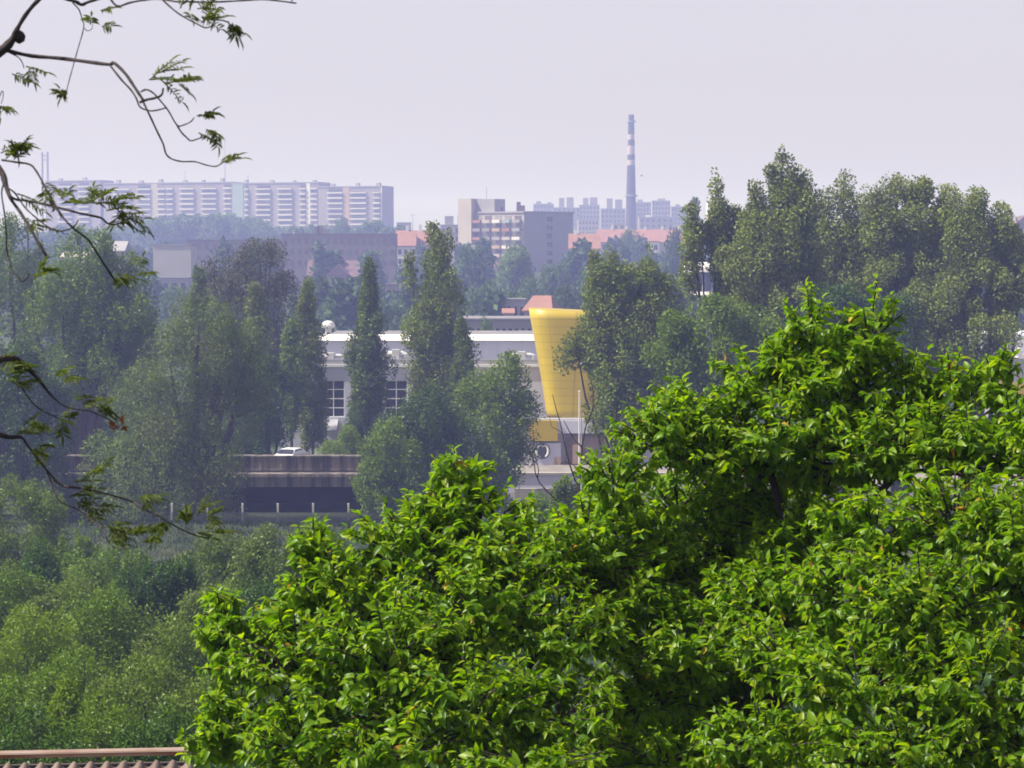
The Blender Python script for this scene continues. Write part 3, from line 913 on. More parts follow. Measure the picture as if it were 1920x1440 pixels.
em.tube([(ecx, .22, ecz), (ecx, .3, ecz)], er, 28)
eo = em.obj('emblem', M['emblem_dark'], shop)
arc = MB()
for s, a0, a1 in ((-1, 110, 250), (1, -60, 70)):
    pts = [(ecx + er * .74 * math.cos(R(a0 + (a1 - a0) * k / 10)), .19, ecz + er * .80 * math.sin(R(a0 + (a1 - a0) * k / 10))) for k in range(11)]
    arc.tube(pts, [.03 + .13 * math.sin(math.pi * (.15 + .7 * k / 10)) for k in range(11)], 6)
arc.tube([(ecx - .12, .19, ecz + er * .7), (ecx + .12, .19, ecz + er * .55), (ecx + .3, .19, ecz + er * .78)], .07, 6)
arc.obj('emblem_mark', M['emblem'], eo)

# low retaining walls and kerbs of the yard
ry = 214.0
wl = thing('retaining_wall', 'low grey retaining wall with a pale coping in front of the shop front', 'wall', (P(1040, 900, ry).x, ry, float(hgt(4, ry))))
o_ = wl.location
rX = lambda px: (px - 960) / F * ry - o_.x
rZ = lambda y: P(1040, y, ry).z - o_.z
MB().box(rX(946), rX(1320), 0, .4, -.8, rZ(890)).obj('wall', M['hall_front'], wl)
MB().box(rX(944), rX(1320), -.12, .5, rZ(890), rZ(886)).obj('coping', M['kerb'], wl)
ky = 204.0
tag(MB().box(P(965, 918, ky).x, P(1330, 918, ky).x, ky, ky + .35, float(hgt(5, ky)) - .3, P(1000, 916, ky).z).obj('kerb', M['kerb']), kind='structure')

# lamp post and flagpole
lp = P(1090, 870, 240)
lamp = thing('street_lamp', 'tall slim street lamp with pale globe in front of the yellow tower', 'street lamp', (lp.x, 240, float(hgt(lp.x, 240))))
lz = P(1090, 683, 240).z - lamp.location.z
MB().tube([(0, 0, -.3), (0, 0, lz - .2)], [.07, .045], 8).obj('pole', M['steel'], lamp)
MB().lathe([(.05, lz - .22), (.2, lz - .1), (.24, lz + .05), (.16, lz + .2), (.04, lz + .26)], 14).obj('lamp_head', M['lamp'], lamp)
fp = P(1086, 826, 236)
flag = thing('flagpole', 'bright white bare flagpole standing before the tower base', 'pole', (fp.x, 236, float(hgt(fp.x, 236))))
fzt = P(1086, 735, 236).z - flag.location.z
MB().tube([(0, 0, -.3), (0, 0, fzt)], [.08, .06], 8).obj('pole', M['pole'], flag)
MB().lathe([(.02, fzt - .002), (.11, fzt + .06), (.02, fzt + .16)], 10).obj('finial', M['pole'], flag)

# ------------------------------------------------------------------ grey hall at the right edge
gy = 272.0
gh = thing('grey_hall', 'grey hall with yellow base band at the right edge, white dome vent on its roof', 'building', (P(2040, 700, gy).x, gy, float(hgt(60, gy))))
go = gh.location
gX = lambda px: (px - 960) / F * gy - go.x
gZ = lambda y: P(1900, y, gy).z - go.z
MB().box(gX(1862), gX(2240), 0, 24, gZ(718), gZ(672)).obj('wall', M['concr_mid'], gh)
MB().box(gX(1860), gX(2242), -.3, 24.2, gZ(742), gZ(718)).obj('yellow_band', M['yellow_plain'], gh)
MB().box(gX(1866), gX(2236), .3, 23.5, -1, gZ(742)).obj('lower_wall', M['concr_mid'], gh)
MB().box(gX(1862), gX(2240), 6, 24, gZ(672), gZ(632)).obj('upper_wall', M['hall_front'], gh)
sv = MB()
dz = P(1910, 660, gy + 2).z - go.z
dX = (1910 - 960) / F * (gy + 2) - go.x
sv.tube([(dX, 2, gZ(672)), (dX, 2, dz - .3)], .25, 12)
sv.lathe([(.28, dz - .4), (.48, dz - .1), (.45, dz + .2), (.25, dz + .42), (.05, dz + .48)], 18, dX, 2)
sv.obj('dome_vent', M['lamp'], gh)
MB().box(dX - .1, dX + 2.5, 2.9, 3.5, gZ(672), gZ(667)).obj('roof_duct', M['duct'], gh)

# ------------------------------------------------------------------ town helpers
_wm = {}


def unit_box(mat):
    if mat not in _wm:
        _wm[mat] = MB().box(-.5, .5, -.5, .5, -.5, .5).mesh('window', M[mat])
    return _wm[mat]


def pane(parent, x, y, z, w, h, d=.12, mat='glass', name='window', rz=0):
    o = link(name, unit_box(mat), parent, (x, y, z))
    o.scale = (w, d, h)
    o.rotation_euler.z = rz
    return o


def gable(name, label, px0, px1, y_ridge, y_eave, y_base, Y, depth, roof, wall, rz=0.0, ridge='x', group=None, chim=(), wins=0, cat='house', hip=0.0):
    """house whose long front runs from px0 to px1; ridge along x or y"""
    xa, xb = (px0 - 960) / F * Y, (px1 - 960) / F * Y
    w = (xb - xa) / max(.4, math.cos(rz))
    cx = (xa + xb) / 2
    g = float(hgt(cx, Y + depth / 2))
    o = thing(name, label, cat, (cx, Y, g), rz, group)
    zr, ze = P(px0, y_ridge, Y + depth * .5).z - g, P(px0, y_eave, Y).z - g
    MB().box(-w / 2, w / 2, 0, depth, -3, ze).obj('wall', M[wall], o)
    e = .45
    r = MB()
    if ridge == 'x':
        h = hip * w / 2
        r.add([(-w / 2 - e, -e, ze - .05), (w / 2 + e, -e, ze - .05), (w / 2 + e - h, depth / 2, zr), (-w / 2 - e + h, depth / 2, zr), (-w / 2 - e, depth + e, ze - .05), (w / 2 + e, depth + e, ze - .05),
               (-w / 2 - e, -e, ze + .2), (w / 2 + e, -e, ze + .2), (-w / 2 - e, depth + e, ze + .2), (w / 2 + e, depth + e, ze + .2)],
              [(6, 7, 2, 3), (3, 2, 9, 8), (0, 1, 7, 6), (4, 8, 9, 5), (6, 3, 8), (7, 9, 2), (0, 6, 8, 4), (1, 5, 9, 7), (0, 4, 5, 1)])
    else:
        r.add([(-w / 2 - e, -e, ze - .05), (w / 2 + e, -e, ze - .05), (0, -e, zr), (-w / 2 - e, depth + e, ze - .05), (w / 2 + e, depth + e, ze - .05), (0, depth + e, zr)],
              [(0, 1, 2), (3, 5, 4), (0, 2, 5, 3), (1, 4, 5, 2), (0, 3, 4, 1)])
    ro = r.obj('roof', M[roof], o)
    for (t, hh) in chim:
        xx = -w / 2 + t * w
        MB().box(xx - .45, xx + .45, depth * .5 - .4, depth * .5 + .4, zr - .8, zr + hh).obj('chimney', M['white'], ro)
    if wins:
        for k in range(wins):
            xx = -w / 2 + w * (k + .5) / wins
            z = ze - 1.7
            while z > .8:
                pane(o, xx, -.03, z, 1.0, 1.5)
                z -= 3.0
    return o


# ------------------------------------------------------------------ the long apartment blocks
AL = R(20)
ax0, ay0 = (721 - 960) / F * 1350, 1350.0


def along(px):
    k = (px - 960) / F
    t = (ax0 - k * ay0) / (math.cos(AL) + k * math.sin(AL))
    return Vector((ax0 - math.cos(AL) * t, ay0 + math.sin(AL) * t, 0)), t


bal_mb = MB()
bal_mb.box(-.5, .5, -1.25, -1.12, 0, 1.05).box(-.5, -.48, -1.12, 0, 0, 1.05).box(.48, .5, -1.12, 0, 0, 1.05).box(-.5, .5, -1.12, 0, -.14, .0)
bal_me = bal_mb.mesh('balcony', M['balcony'])


def block(label, pxa, pxb, ytop, cols, floors, stairs=(), offs=0.0, colour=None):
    pb_, tb = along(pxb)
    pa_, ta = along(pxa)
    L = ta - tb
    g = 33.0
    n = Vector((math.sin(AL), math.cos(AL), 0))
    base = pb_ + n * offs
    o = thing('apartment_block', label, 'building', (base.x, base.y, g), -AL, 'long apartment blocks on the far hill')
    zt = P((pxa + pxb) / 2, ytop, (pa_.y + pb_.y) / 2).z - g
    # local x: 0 at right end, -L at left end; y into the block
    MB().box(-L, 0, 0, 16, -4, zt - .6).obj('wall', M['apt'], o)
    MB().box(-L - .1, .003, -.35, 16.2, zt - .6, zt).obj('cornice', M['concr_mid'], o)
    MB().box(.0, .25, -.1, 16.1, -4, zt - .61).obj('end_wall', M['apt_end_shade'], o)
    fh = 2.95
    for (c0, c1) in cols:
        xa, xb = -(along(c0)[1] - tb), -(along(c1)[1] - tb)
        wbal = xb - xa
        for f in range(floors):
            z = zt - 1.2 - (f + 1) * fh
            if z < 0:
                break
            rr = random.Random(int(c0 * 7 + f * 131))
            b = link('balcony', bal_me, o, ((xa + xb) / 2, 0, z))
            b.scale = (wbal, 1, .55 + .35 * rr.random())
            pane(o, (xa + xb) / 2, -.03, z + 1.75, wbal * .94, 1.35, .1, 'loggia' if rr.random() < .6 else 'glass')
    for (c0, c1, mt) in stairs:
        xa, xb = -(along(c0)[1] - tb), -(along(c1)[1] - tb)
        MB().box(xa, xb, -.25, .0, -3, zt - .62).obj('stair_panel', M[mt], o)
    rg = random.Random(int(pxa))
    k = 0
    xk = -L + 6
    while xk < -3:
        s = rg.uniform(.7, 1.3)
        MB().box(xk - s, xk + s, 6, 8.4, zt, zt + rg.uniform(1.2, 2.4)).obj('roof_vent', M['concr_mid'], o)
        xk += rg.uniform(10, 17)
    return o


block('leftmost and most distant long apartment block, half hidden by hanging branches', 88, 190, 338, [(112, 138), (150, 170)], 8)
block('long apartment block above the wooded mound, with white balcony rows', 196, 437, 342,
      [(216, 246), (260, 285), (299, 312), (315, 327), (340, 366), (380, 408), (422, 436)], 9, [(286, 298, 'concr_pale')])
block('tall pale apartment block behind the turquoise stair strip, third from the left', 438, 600, 342, [(463, 470), (484, 511), (525, 552), (566, 577), (586, 599)], 10,
      [(441, 460, 'turq'), (578, 585, 'balcony')], offs=-1.5)
block('lower right-hand end apartment block with plum shade-toned end wall', 602, 721, 349, [(620, 648), (662, 692), (705, 718)], 9, [(648.5, 660, 'ochre'), (719, 721, 'balcony')], offs=-3)

# ------------------------------------------------------------------ eight-storey block in the middle
ey = 800.0
er_ = R(42)
ec = P(982, 500, ey)
eb = thing('apartment_tower', 'eight-storey block with cluttered balcony front and plain side wall in a blue-grey shade tone', 'building', (ec.x, ey, 15.0), 0)
# local frame: corner nearest us at the origin; left front runs to -x side, right wall to +x side
ezt = P(982, 396, ey).z - 15
sA = 96 / F * ey / math.sin(R(55))
dl = Vector((-math.sin(R(55)), math.cos(R(55)), 0))         # along the balcony front, away from the corner
dr = Vector((math.cos(R(38)), math.sin(R(38)), 0))          # along the plain side wall
LL = 92 / F * ey / math.sin(R(55)) * 1.06
LR = 88 / F * ey / math.cos(R(38)) * 1.06


def quadbox(mb, o0, a, b, z0, z1):
    p = [o0, o0 + a, o0 + a + b, o0 + b]
    mb.add([(q.x, q.y, z0) for q in p] + [(q.x, q.y, z1) for q in p], [(0, 3, 2, 1), (4, 5, 6, 7), (0, 1, 5, 4), (1, 2, 6, 5), (2, 3, 7, 6), (3, 0, 4, 7)])
    return mb


Z = Vector((0, 0, 0))
mbx = MB(); quadbox(mbx, dl * .05, dl * LL, dr * LR, -4, ezt - .5); mbx.obj('wall', M['concr_pale'], eb)
nl_ = Vector((-dl.y, dl.x, 0)); nl_ = nl_ if nl_.y < 0 else -nl_     # outward normal of the balcony front
nr_ = Vector((dr.y, -dr.x, 0)); nr_ = nr_ if nr_.y < 0 else -nr_
mbx = MB(); quadbox(mbx, Z + nr_ * .02, dr * LR, nr_ * .22, -4, ezt - .5); mbx.obj('side_wall', M['concr_mid'], eb)  # greyer slab: the shade on this face is put into its colour
mbx = MB(); quadbox(mbx, Z + nl_ * .3 + nr_ * .35, dl * (LL + .5), dr * (LR + .8), ezt - .5, ezt); mbx.obj('cornice', M['concr_mid'], eb)
fh = 2.85
bands = ['balcony', 'loggia', 'tile_brown', 'concr_pale', 'turq', 'balcony', 'concr_mid', 'ochre']
ang = math.atan2(dl.y, dl.x)
for f in range(7):
    z = ezt - 1.0 - (f + 1) * fh
    for k in range(5):
        rr = random.Random(f * 17 + k * 5)
        c = dl * (LL * (k + .55) / 5.2)
        p = c + nl_ * .9
        mt = bands[rr.randrange(len(bands))]
        b = pane(eb, p.x, p.y, z + .55, LL / 5.2 * .78, 1.05, 1.5, mt, 'balcony', ang)
        p2 = c + nl_ * .06
        pane(eb, p2.x, p2.y, z + 1.75, LL / 5.2 * .7, 1.3, .1, 'loggia' if (f + k) % 3 else 'dark_win', 'window', ang)
angr = math.atan2(dr.y, dr.x)
for f in range(7):
    z = ezt - 1.0 - (f + 1) * fh
    p = dr * (LR * .52) + nr_ * .3
    pane(eb, p.x, p.y, z + 1.4, 2.2, 1.5, .12, 'glass', 'window', angr)
# bright projecting stair wing at the far left and the penthouse
wz = P(880, 373, ey + 15).z - 15
mbx = MB(); quadbox(mbx, dl * (LL - 1.0) + nl_ * 1.9, dl * 5.5, -nl_ * 9, -4, wz); mbx.obj('stair_wing', M['concr_pale'], eb)
mbx = MB(); quadbox(mbx, dl * (LL * .60) + dr * .8, dl * (LL * .38), dr * 4.5, ezt, P(900, 374, ey + 15).z - 15); mbx.obj('penthouse', M['concr_mid'], eb)
for (t, hh) in ((.2, 2.0), (.28, 3.2), (.62, 1.5)):
    p = dl * (LL * t) + dr * 4
    mbx = MB(); mbx.box(p.x - .7, p.x + .7, p.y - .7, p.y + .7, ezt, ezt + hh); mbx.obj('chimney', M['tile_dark'], eb)
p = dl * (LL * .95) + dr * 5
MB().tube([(p.x, p.y, wz - 3), (p.x, p.y, wz + 4.0)], .1, 6).obj('antenna', M['steel'], eb)


# ------------------------------------------------------------------ other town buildings
def flat(label, px0, px1, y_top, Y, depth, wall, roofmat='roof_grey', wins=(0, 0), rz=0.0, name='flat_roof_building', group=None, base=None, extra=(), win_mat='glass'):
    xa, xb = (px0 - 960) / F * Y, (px1 - 960) / F * Y
    w = (xb - xa) / math.cos(rz)
    cx = (xa + xb) / 2
    g = float(hgt(cx, Y)) if base is None else base
    o = thing(name, label, 'building', (cx, Y, g), rz, group)
    zt = P((px0 + px1) / 2, y_top, Y).z - g
    MB().box(-w / 2, w / 2, 0, depth, -4, zt - .3).obj('wall', M[wall], o)
    MB().box(-w / 2 - .15, w / 2 + .15, -.15, depth + .15, zt - .3, zt).obj('roof', M[roofmat], o)
    nc, nr = wins
    for r_ in range(nr):
        for c in range(nc):
            pane(o, -w / 2 + w * (c + .5) / nc, -.04, zt - 2.2 - r_ * 3.2, min(1.5, w / nc * .5), 1.6, .12, win_mat)
    for (px, yt, wpx, mt, nm) in extra:
        x = (px - 960) / F * Y - cx
        ww = wpx / F * Y / 2
        zz = P(px, yt, Y).z - g
        MB().box(x - ww, x + ww, 2, 2 + max(1.5, 2 * ww), zt, zz).obj(nm, M[mt], o)
    return o


flat('long shade-toned brick building with rows of small windows below the far apartment blocks', 528, 742, 438, 720, 12, 'shade_toned_brick', 'tile_dark', (16, 3), name='brick_building', win_mat='dark_win',
     extra=((594, 425, 8, 'shade_toned_brick', 'chimney'), (545, 440.5, 5, 'concr_pale', 'chimney'), (550, 436, 3, 'white', 'chimney'), (600, 423, 10, 'shade_toned_brick', 'chimney')))
flat('plain building with large blank pale wall above the dark slim poplar', 288, 359, 458, 600, 10, 'board', 'concr_mid', name='blank_building')
flat('low bluish building in front of the blank pale wall', 286, 352, 520, 575, 8, 'concr_mid', 'roof_grey', (4, 1), name='low_building')
flat('hazy dark building strip left of the long brick one, behind the blank pale wall', 352, 527, 449, 735, 12, 'shade_toned_brick', 'tile_dark', (12, 2), name='brick_building', win_mat='dark_win')
gable('row_house', 'red-roofed house nearest the long brick building, with white chimney', 744, 778, 432, 462, 500, 760, 10, 'tile', 'white', 0, 'x', 'red-roofed houses in the middle', [(.55, 1.6)], 3)
gable('row_house', 'red-roofed house just left of the tallest poplar tip', 779, 822, 432, 460, 500, 765, 10, 'tile', 'concr_pale', 0, 'x', 'red-roofed houses in the middle', [(.2, 1.8), (.8, 1.6)], 4)
flat('plain pale narrow building below the red-roofed houses', 769, 802, 468, 700, 8, 'concr_pale', 'tile_dark', name='narrow_building')
flat('pale flat-roofed building with rooftop sheds behind the tallest poplar tip', 826, 888, 421, 930, 10, 'concr_pale', 'concr_mid', (5, 2), extra=((842, 405, 16, 'concr_mid', 'rooftop_shed'),
     (864, 404, 12, 'concr_pale', 'rooftop_shed'), (868, 396, 5, 'white', 'chimney')))
flat('pale low building with dark windows left of the eight-storey block', 806, 874, 436, 850, 10, 'concr_pale', 'roof_grey', (6, 2))
flat('small dark flat-roofed building right of the plum shade-toned end wall', 744, 770, 417, 1250, 10, 'concr_mid', 'roof_grey')
gable('brick_house', 'big purple-brown roofed house below the long brick building', 578, 672, 488, 520, 560, 650, 11, 'tile_dark', 'concr_mid', 0, 'x', None, [(.42, 1.2)], 5)
gable('brick_house', 'gabled cross wing with one sunlit strip on the big purple-brown roofed house', 612, 655, 495, 518, 560, 645, 8, 'tile_dark', 'concr_mid', 0, 'y', None)
flat('tan strip standing in for sunlight on the gabled cross wing wall', 626, 641, 521, 640, 4, 'ochre', 'tile_dark', name='sunlit_strip')  # added tan box that paints the lit strip of the wing's wall
flat('low dark-roofed shed between the slim dark poplar and the tallest poplar', 722, 766, 533, 520, 8, 'concr_mid', 'tile_dark', (3, 1), name='shed')
gable('row_house', 'light red tiled house with bright white end wall right of the eight-storey block', 1069, 1124, 438, 467, 510, 765, 10, 'tile', 'concr_mid', 0, 'x', 'red-roofed houses in the middle', [(.2, 1.2)], 4)
flat('bright white narrow wall at the corner of the light red tiled house', 1103, 1118, 468, 760, 6, 'white', 'white', name='white_building')
gable('long_house', 'long brownish-red roofed terrace in front of the tall chimney', 1122, 1300, 430, 455, 500, 900, 12, 'tile_brown', 'concr_pale', 0, 'x', None, [(.15, 1.2), (.3, 1.2), (.5, 1.0), (.68, 1.2), (.85, 1.2)], 9, 'building')
flat('small white-walled building among leaves below the brownish-red terrace', 1208, 1236, 452, 840, 6, 'white', 'tile_brown', (2, 1), name='white_building')
flat('pale house at the foot of the tall chimney', 1148, 1172, 418, 1300, 8, 'concr_pale', 'concr_pale', (2, 1))
flat('white building glimpsed between the dome-topped poplar and the rightmost one', 1768, 1792, 404, 700, 8, 'white', 'concr_mid', (2, 2), name='white_building')
gable('white_house', 'white house with dark sloping roof at the right edge', 1892, 1950, 404, 428, 470, 720, 9, 'tile_dark', 'white', 0, 'y', None, [], 3)
flat('white building glimpsed behind the leaning poplar', 1326, 1350, 378, 1300, 10, 'white', 'concr_mid', (2, 3), name='white_building')
# far pale slab blocks right of centre, with roof boxes
RB = lambda px, y, w, m='apt': (px, y, w, m, 'roof_box')
for (lb, a, b, yt, Y, mt, ex) in (
        ('hazy pale block nearest the right shoulder of the eight-storey block', 1000, 1038, 382, 1750, 'apt', (RB(1010, 377, 9), RB(1030, 379, 8))),
        ('hazy lilac block with two tall roof boxes, between the eight-storey block and the tall chimney', 1036, 1088, 389, 1690, 'apt', (RB(1053, 371, 10), RB(1069, 370, 13))),
        ('hazy grey block in the gap between the roof-boxed lilac blocks', 1086, 1124, 384, 1730, 'concr_mid', (RB(1098, 371, 10), RB(1113, 370, 14))),
        ('hazy lilac block just left of the tall chimney', 1126, 1172, 391, 1660, 'apt', (RB(1143, 372, 11), RB(1160, 374, 13))),
        ('hazy pale block touching the right side of the tall chimney', 1188, 1222, 379, 1720, 'apt', (RB(1200, 374, 10, 'concr_mid'),)),
        ('hazy darker block with a tall stepped top, right of the tall chimney', 1222, 1256, 376, 1670, 'concr_mid', (RB(1240, 372, 14, 'concr_mid'),)),
        ('hazy low lilac block at the right end of the far cluster', 1258, 1292, 387, 1700, 'apt', (RB(1270, 383, 8),)),
        ('low pale building in front of the far cluster, left of the tall chimney', 1084, 1122, 411, 1450, 'concr_pale', ()),
        ('low lilac building in front of the far cluster, right of the tall chimney', 1198, 1262, 407, 1480, 'apt', (RB(1215, 403, 8, 'white'), RB(1245, 402, 8)))):
    flat(lb, a, b, yt, Y, 14, mt, 'concr_mid', (6, 4), group='hazy blocks around the tall chimney', name='slab_block', extra=ex)
flat('grey flat-roofed shed with dark windows behind the hall, left of the yellow tower', 868, 1010, 597, 330, 14, 'concr_mid', 'roof_grey', (12, 1), name='shed')
gable('small_house', 'small house with bright red hipped roof above the yellow tower', 984, 1032, 554, 584, 620, 400, 8, 'tile', 'concr_pale', R(-12), 'x', None, [], 3, 'house', .5)
flat('small blue-grey flat building left of the red hipped house', 935, 985, 560, 420, 7, 'concr_mid', 'roof_grey', (4, 1), name='low_building')
gable('small_house', 'tiny red-roofed house peeking out left of the red hipped one', 946, 960, 578, 589, 620, 385, 6, 'tile', 'concr_pale', 0, 'x', None, [], 0)
gable('small_house', 'pale house with grey roof glimpsed through the trees at the far left', 118, 158, 472, 484, 520, 450, 8, 'concr_pale', 'concr_mid', 0, 'x', 'houses glimpsed through the left trees', [], 3)
gable('small_house', 'pale-walled house behind the tall dark tree at the left', 176, 232, 452, 472, 520, 470, 8, 'concr_mid', 'concr_pale', 0, 'x', 'houses glimpsed through the left trees', [], 4)

# round pavilion
rp = P(1345, 500, 420)
rv = thing('round_pavilion', 'round building with overhanging white disc roof, half behind the leaning poplar', 'building', (rp.x, 424, 1.0))
rg_ = rv.location.z
z1, z2, z3 = P(1345, 492, 420).z - rg_, P(1345, 511, 420).z - rg_, P(1345, 546, 420).z - rg_
MB().lathe([(4.6, z2), (5.6, z2 + .1), (5.7, z2 + 1.0), (5.2, z1 - .2), (4.6, z1)], 40).obj('roof', M['white'], rv)
MB().lathe([(3.8, z3 - .1), (3.8, z2)], 40).obj('glazed_wall', M['glass'], rv)
for k in range(14):
    a = 2 * math.pi * k / 14
    MB().tube([(3.95 * math.cos(a), 3.95 * math.sin(a), z3), (3.95 * math.cos(a), 3.95 * math.sin(a), z2)], .14, 6).obj('column', M['concr_mid'], rv)
MB().lathe([(4.4, z3 - .7), (4.4, z3 - .1)], 40).obj('floor_slab', M['white'], rv)
MB().lathe([(3.2, -4), (3.2, z3 - .7)], 32).obj('base', M['concr_mid'], rv)

# ------------------------------------------------------------------ the tall chimney, twin stacks, masts
cy_ = 1450.0
cb = P(1183, 440, cy_)
ch = thing('smokestack', 'tall tapering smokestack with pale bands rising above the town', 'chimney', (cb.x, cy_, cb.z - 4))
zc = lambda y: P(1183, y, cy_).z - ch.location.z
rad = lambda y: (5.2 + (y - 215) / 215 * 5.2) / F * cy_
segsY = [(445, 310, 'stack'), (310, 300, 'stack_band'), (300, 290, 'stack'), (290, 273, 'stack_band'), (273, 262, 'stack'), (262, 252, 'stack_band'), (252, 215, 'stack')]
for (a, b, mt) in segsY:
    MB().lathe([(rad(a), zc(a)), (rad(b), zc(b))], 24).obj('pale_band' if mt == 'stack_band' else 'shaft', M[mt], ch, False)
for yy in (228, 367):
    MB().lathe([(rad(yy), zc(yy) - .5), (rad(yy) + 1.2, zc(yy) - .3), (rad(yy) + 1.2, zc(yy) + .5), (rad(yy) + 1.1, zc(yy) + .5)], 24).obj('platform', M['steel'], ch)
for sx in (80, 90):
    pass
tw = P(85, 345, 1600)
tws = thing('twin_stack', 'pair of thin steel stacks joined near the top, left of the apartment blocks', 'chimney', (tw.x, 1600, 30))
tz = lambda y: P(85, y, 1600).z - 30
for sx in (79.5, 89.5):
    x = (sx - 85) / F * 1600
    MB().tube([(x, 0, -4), (x, 0, tz(285))], .75, 12).obj('stack', M['apt'], tws)
for yy in (292, 300):
    MB().box((80.4 - 85) / F * 1600 + .55, (88.6 - 85) / F * 1600 - .55, -.3, .3, tz(yy) - .3, tz(yy) + .3).obj('brace', M['apt'], tws)


def mast(label, px, y0, y1, Y, arms=0):
    p = P(px, y0, Y)
    g = p.z - 3
    o = thing('radio_mast', label, 'antenna', (p.x, Y, g), 0, 'roof masts on the apartment blocks')
    zt = P(px, y1, Y).z - g
    MB().tube([(0, 0, -2), (0, 0, zt)], [.30, .12], 6).obj('pole', M['steel'], o)
    for k in range(arms):
        z = zt - 1 - k * 2.2
        MB().tube([(-1.6 + .3 * k, 0, z), (1.6 - .3 * k, 0, z)], .09, 5).obj('crossbar', M['steel'], o)


mast('tall thin mast on the roof below the hanging leaf tuft', 422, 340, 258, 1408, 2)
mast('short mast on the roof right of the tall one', 465, 340, 327, 1400, 1)
mast('short mast on the roof left of the tall one', 347, 340, 320, 1420, 1)
mast('thin mast standing behind the red-roofed houses right of the plum shade-toned end wall', 774, 430, 400, 1240, 1)

# bird
bp = P(1203, 330, 320)
bm = MB()
bm.add([(-.16, 0, 0), (0, -.05, .03), (.14, 0, .02), (0, .05, .03), (0, 0, -.05), (-.04, -.30, .16), (.05, -.30, .15), (-.04, .30, .16), (.05, .30, .15), (.2, 0, .0)],
       [(0, 1, 3), (1, 2, 3), (0, 4, 1), (4, 2, 1), (0, 3, 4), (4, 3, 2), (1, 5, 6), (3, 8, 7), (2, 9, 4), (1, 6, 2), (3, 2, 8)])
bo_ = bm.obj('bird', M['feather'])
bo_.location = bp
bo_.rotation_euler = (R(12), 0, R(35))
tag(bo_, 'tiny dark bird in the sky right of the tall smokestack', 'bird')

# ------------------------------------------------------------------ far trees (prototypes copied)
rngf = np.random.default_rng(77)


def proto(profile, nl, mat, seed, lead=1):
    rg = np.random.default_rng(seed)
    ld = [(0, 0, .12, 1.0, .36, profile)]
    for k in range(lead):
        a = rg.random() * 6.28
        ld.append((.16 * math.cos(a), .16 * math.sin(a), .12, .8 + .1 * rg.random(), .24, profile))
    cen, rad, C, U, Nn, L, W = crown_arrays(ld, nl, .05, rg, .105, 1.15, hollow=.3)
    t = trunk_mb(1.0, .022, ld, cen, rg, 8, -.12)
    return leaves('crown', C, U, Nn, L, W, M[mat]), t.mesh('trunk', M['bark'], True)


PROTO = {
    'a': proto('round', 6000, 'far_tree', 1, 3), 'b': proto('bush', 6000, 'far_dark', 2, 3), 'c': proto('round', 6000, 'far_light', 3, 2),
    'p': proto('spire', 5000, 'far_dark', 4, 0), 'd': proto('bush', 6000, 'far_tree', 6, 4),
}


def far_tree(label, px, ytop, Y, wpx, kind, group='hazy trees on the far slope'):
    x = (px - 960) / F * Y
    g = float(hgt(x, Y))
    H = P(px, ytop, Y).z - g
    w = wpx / F * Y / (.9 if kind != 'p' else .75)
    o = thing('far_tree' if Y > 450 else 'valley_tree', label, 'tree', (x, Y, g - .2), 0, group)
    for nm, me in (('crown', PROTO[kind][0]), ('trunk', PROTO[kind][1])):
        c = link(nm, me, o)
        c.scale = (w, w, H)
        c.rotation_euler.z = (px * 1.7) % 6.28


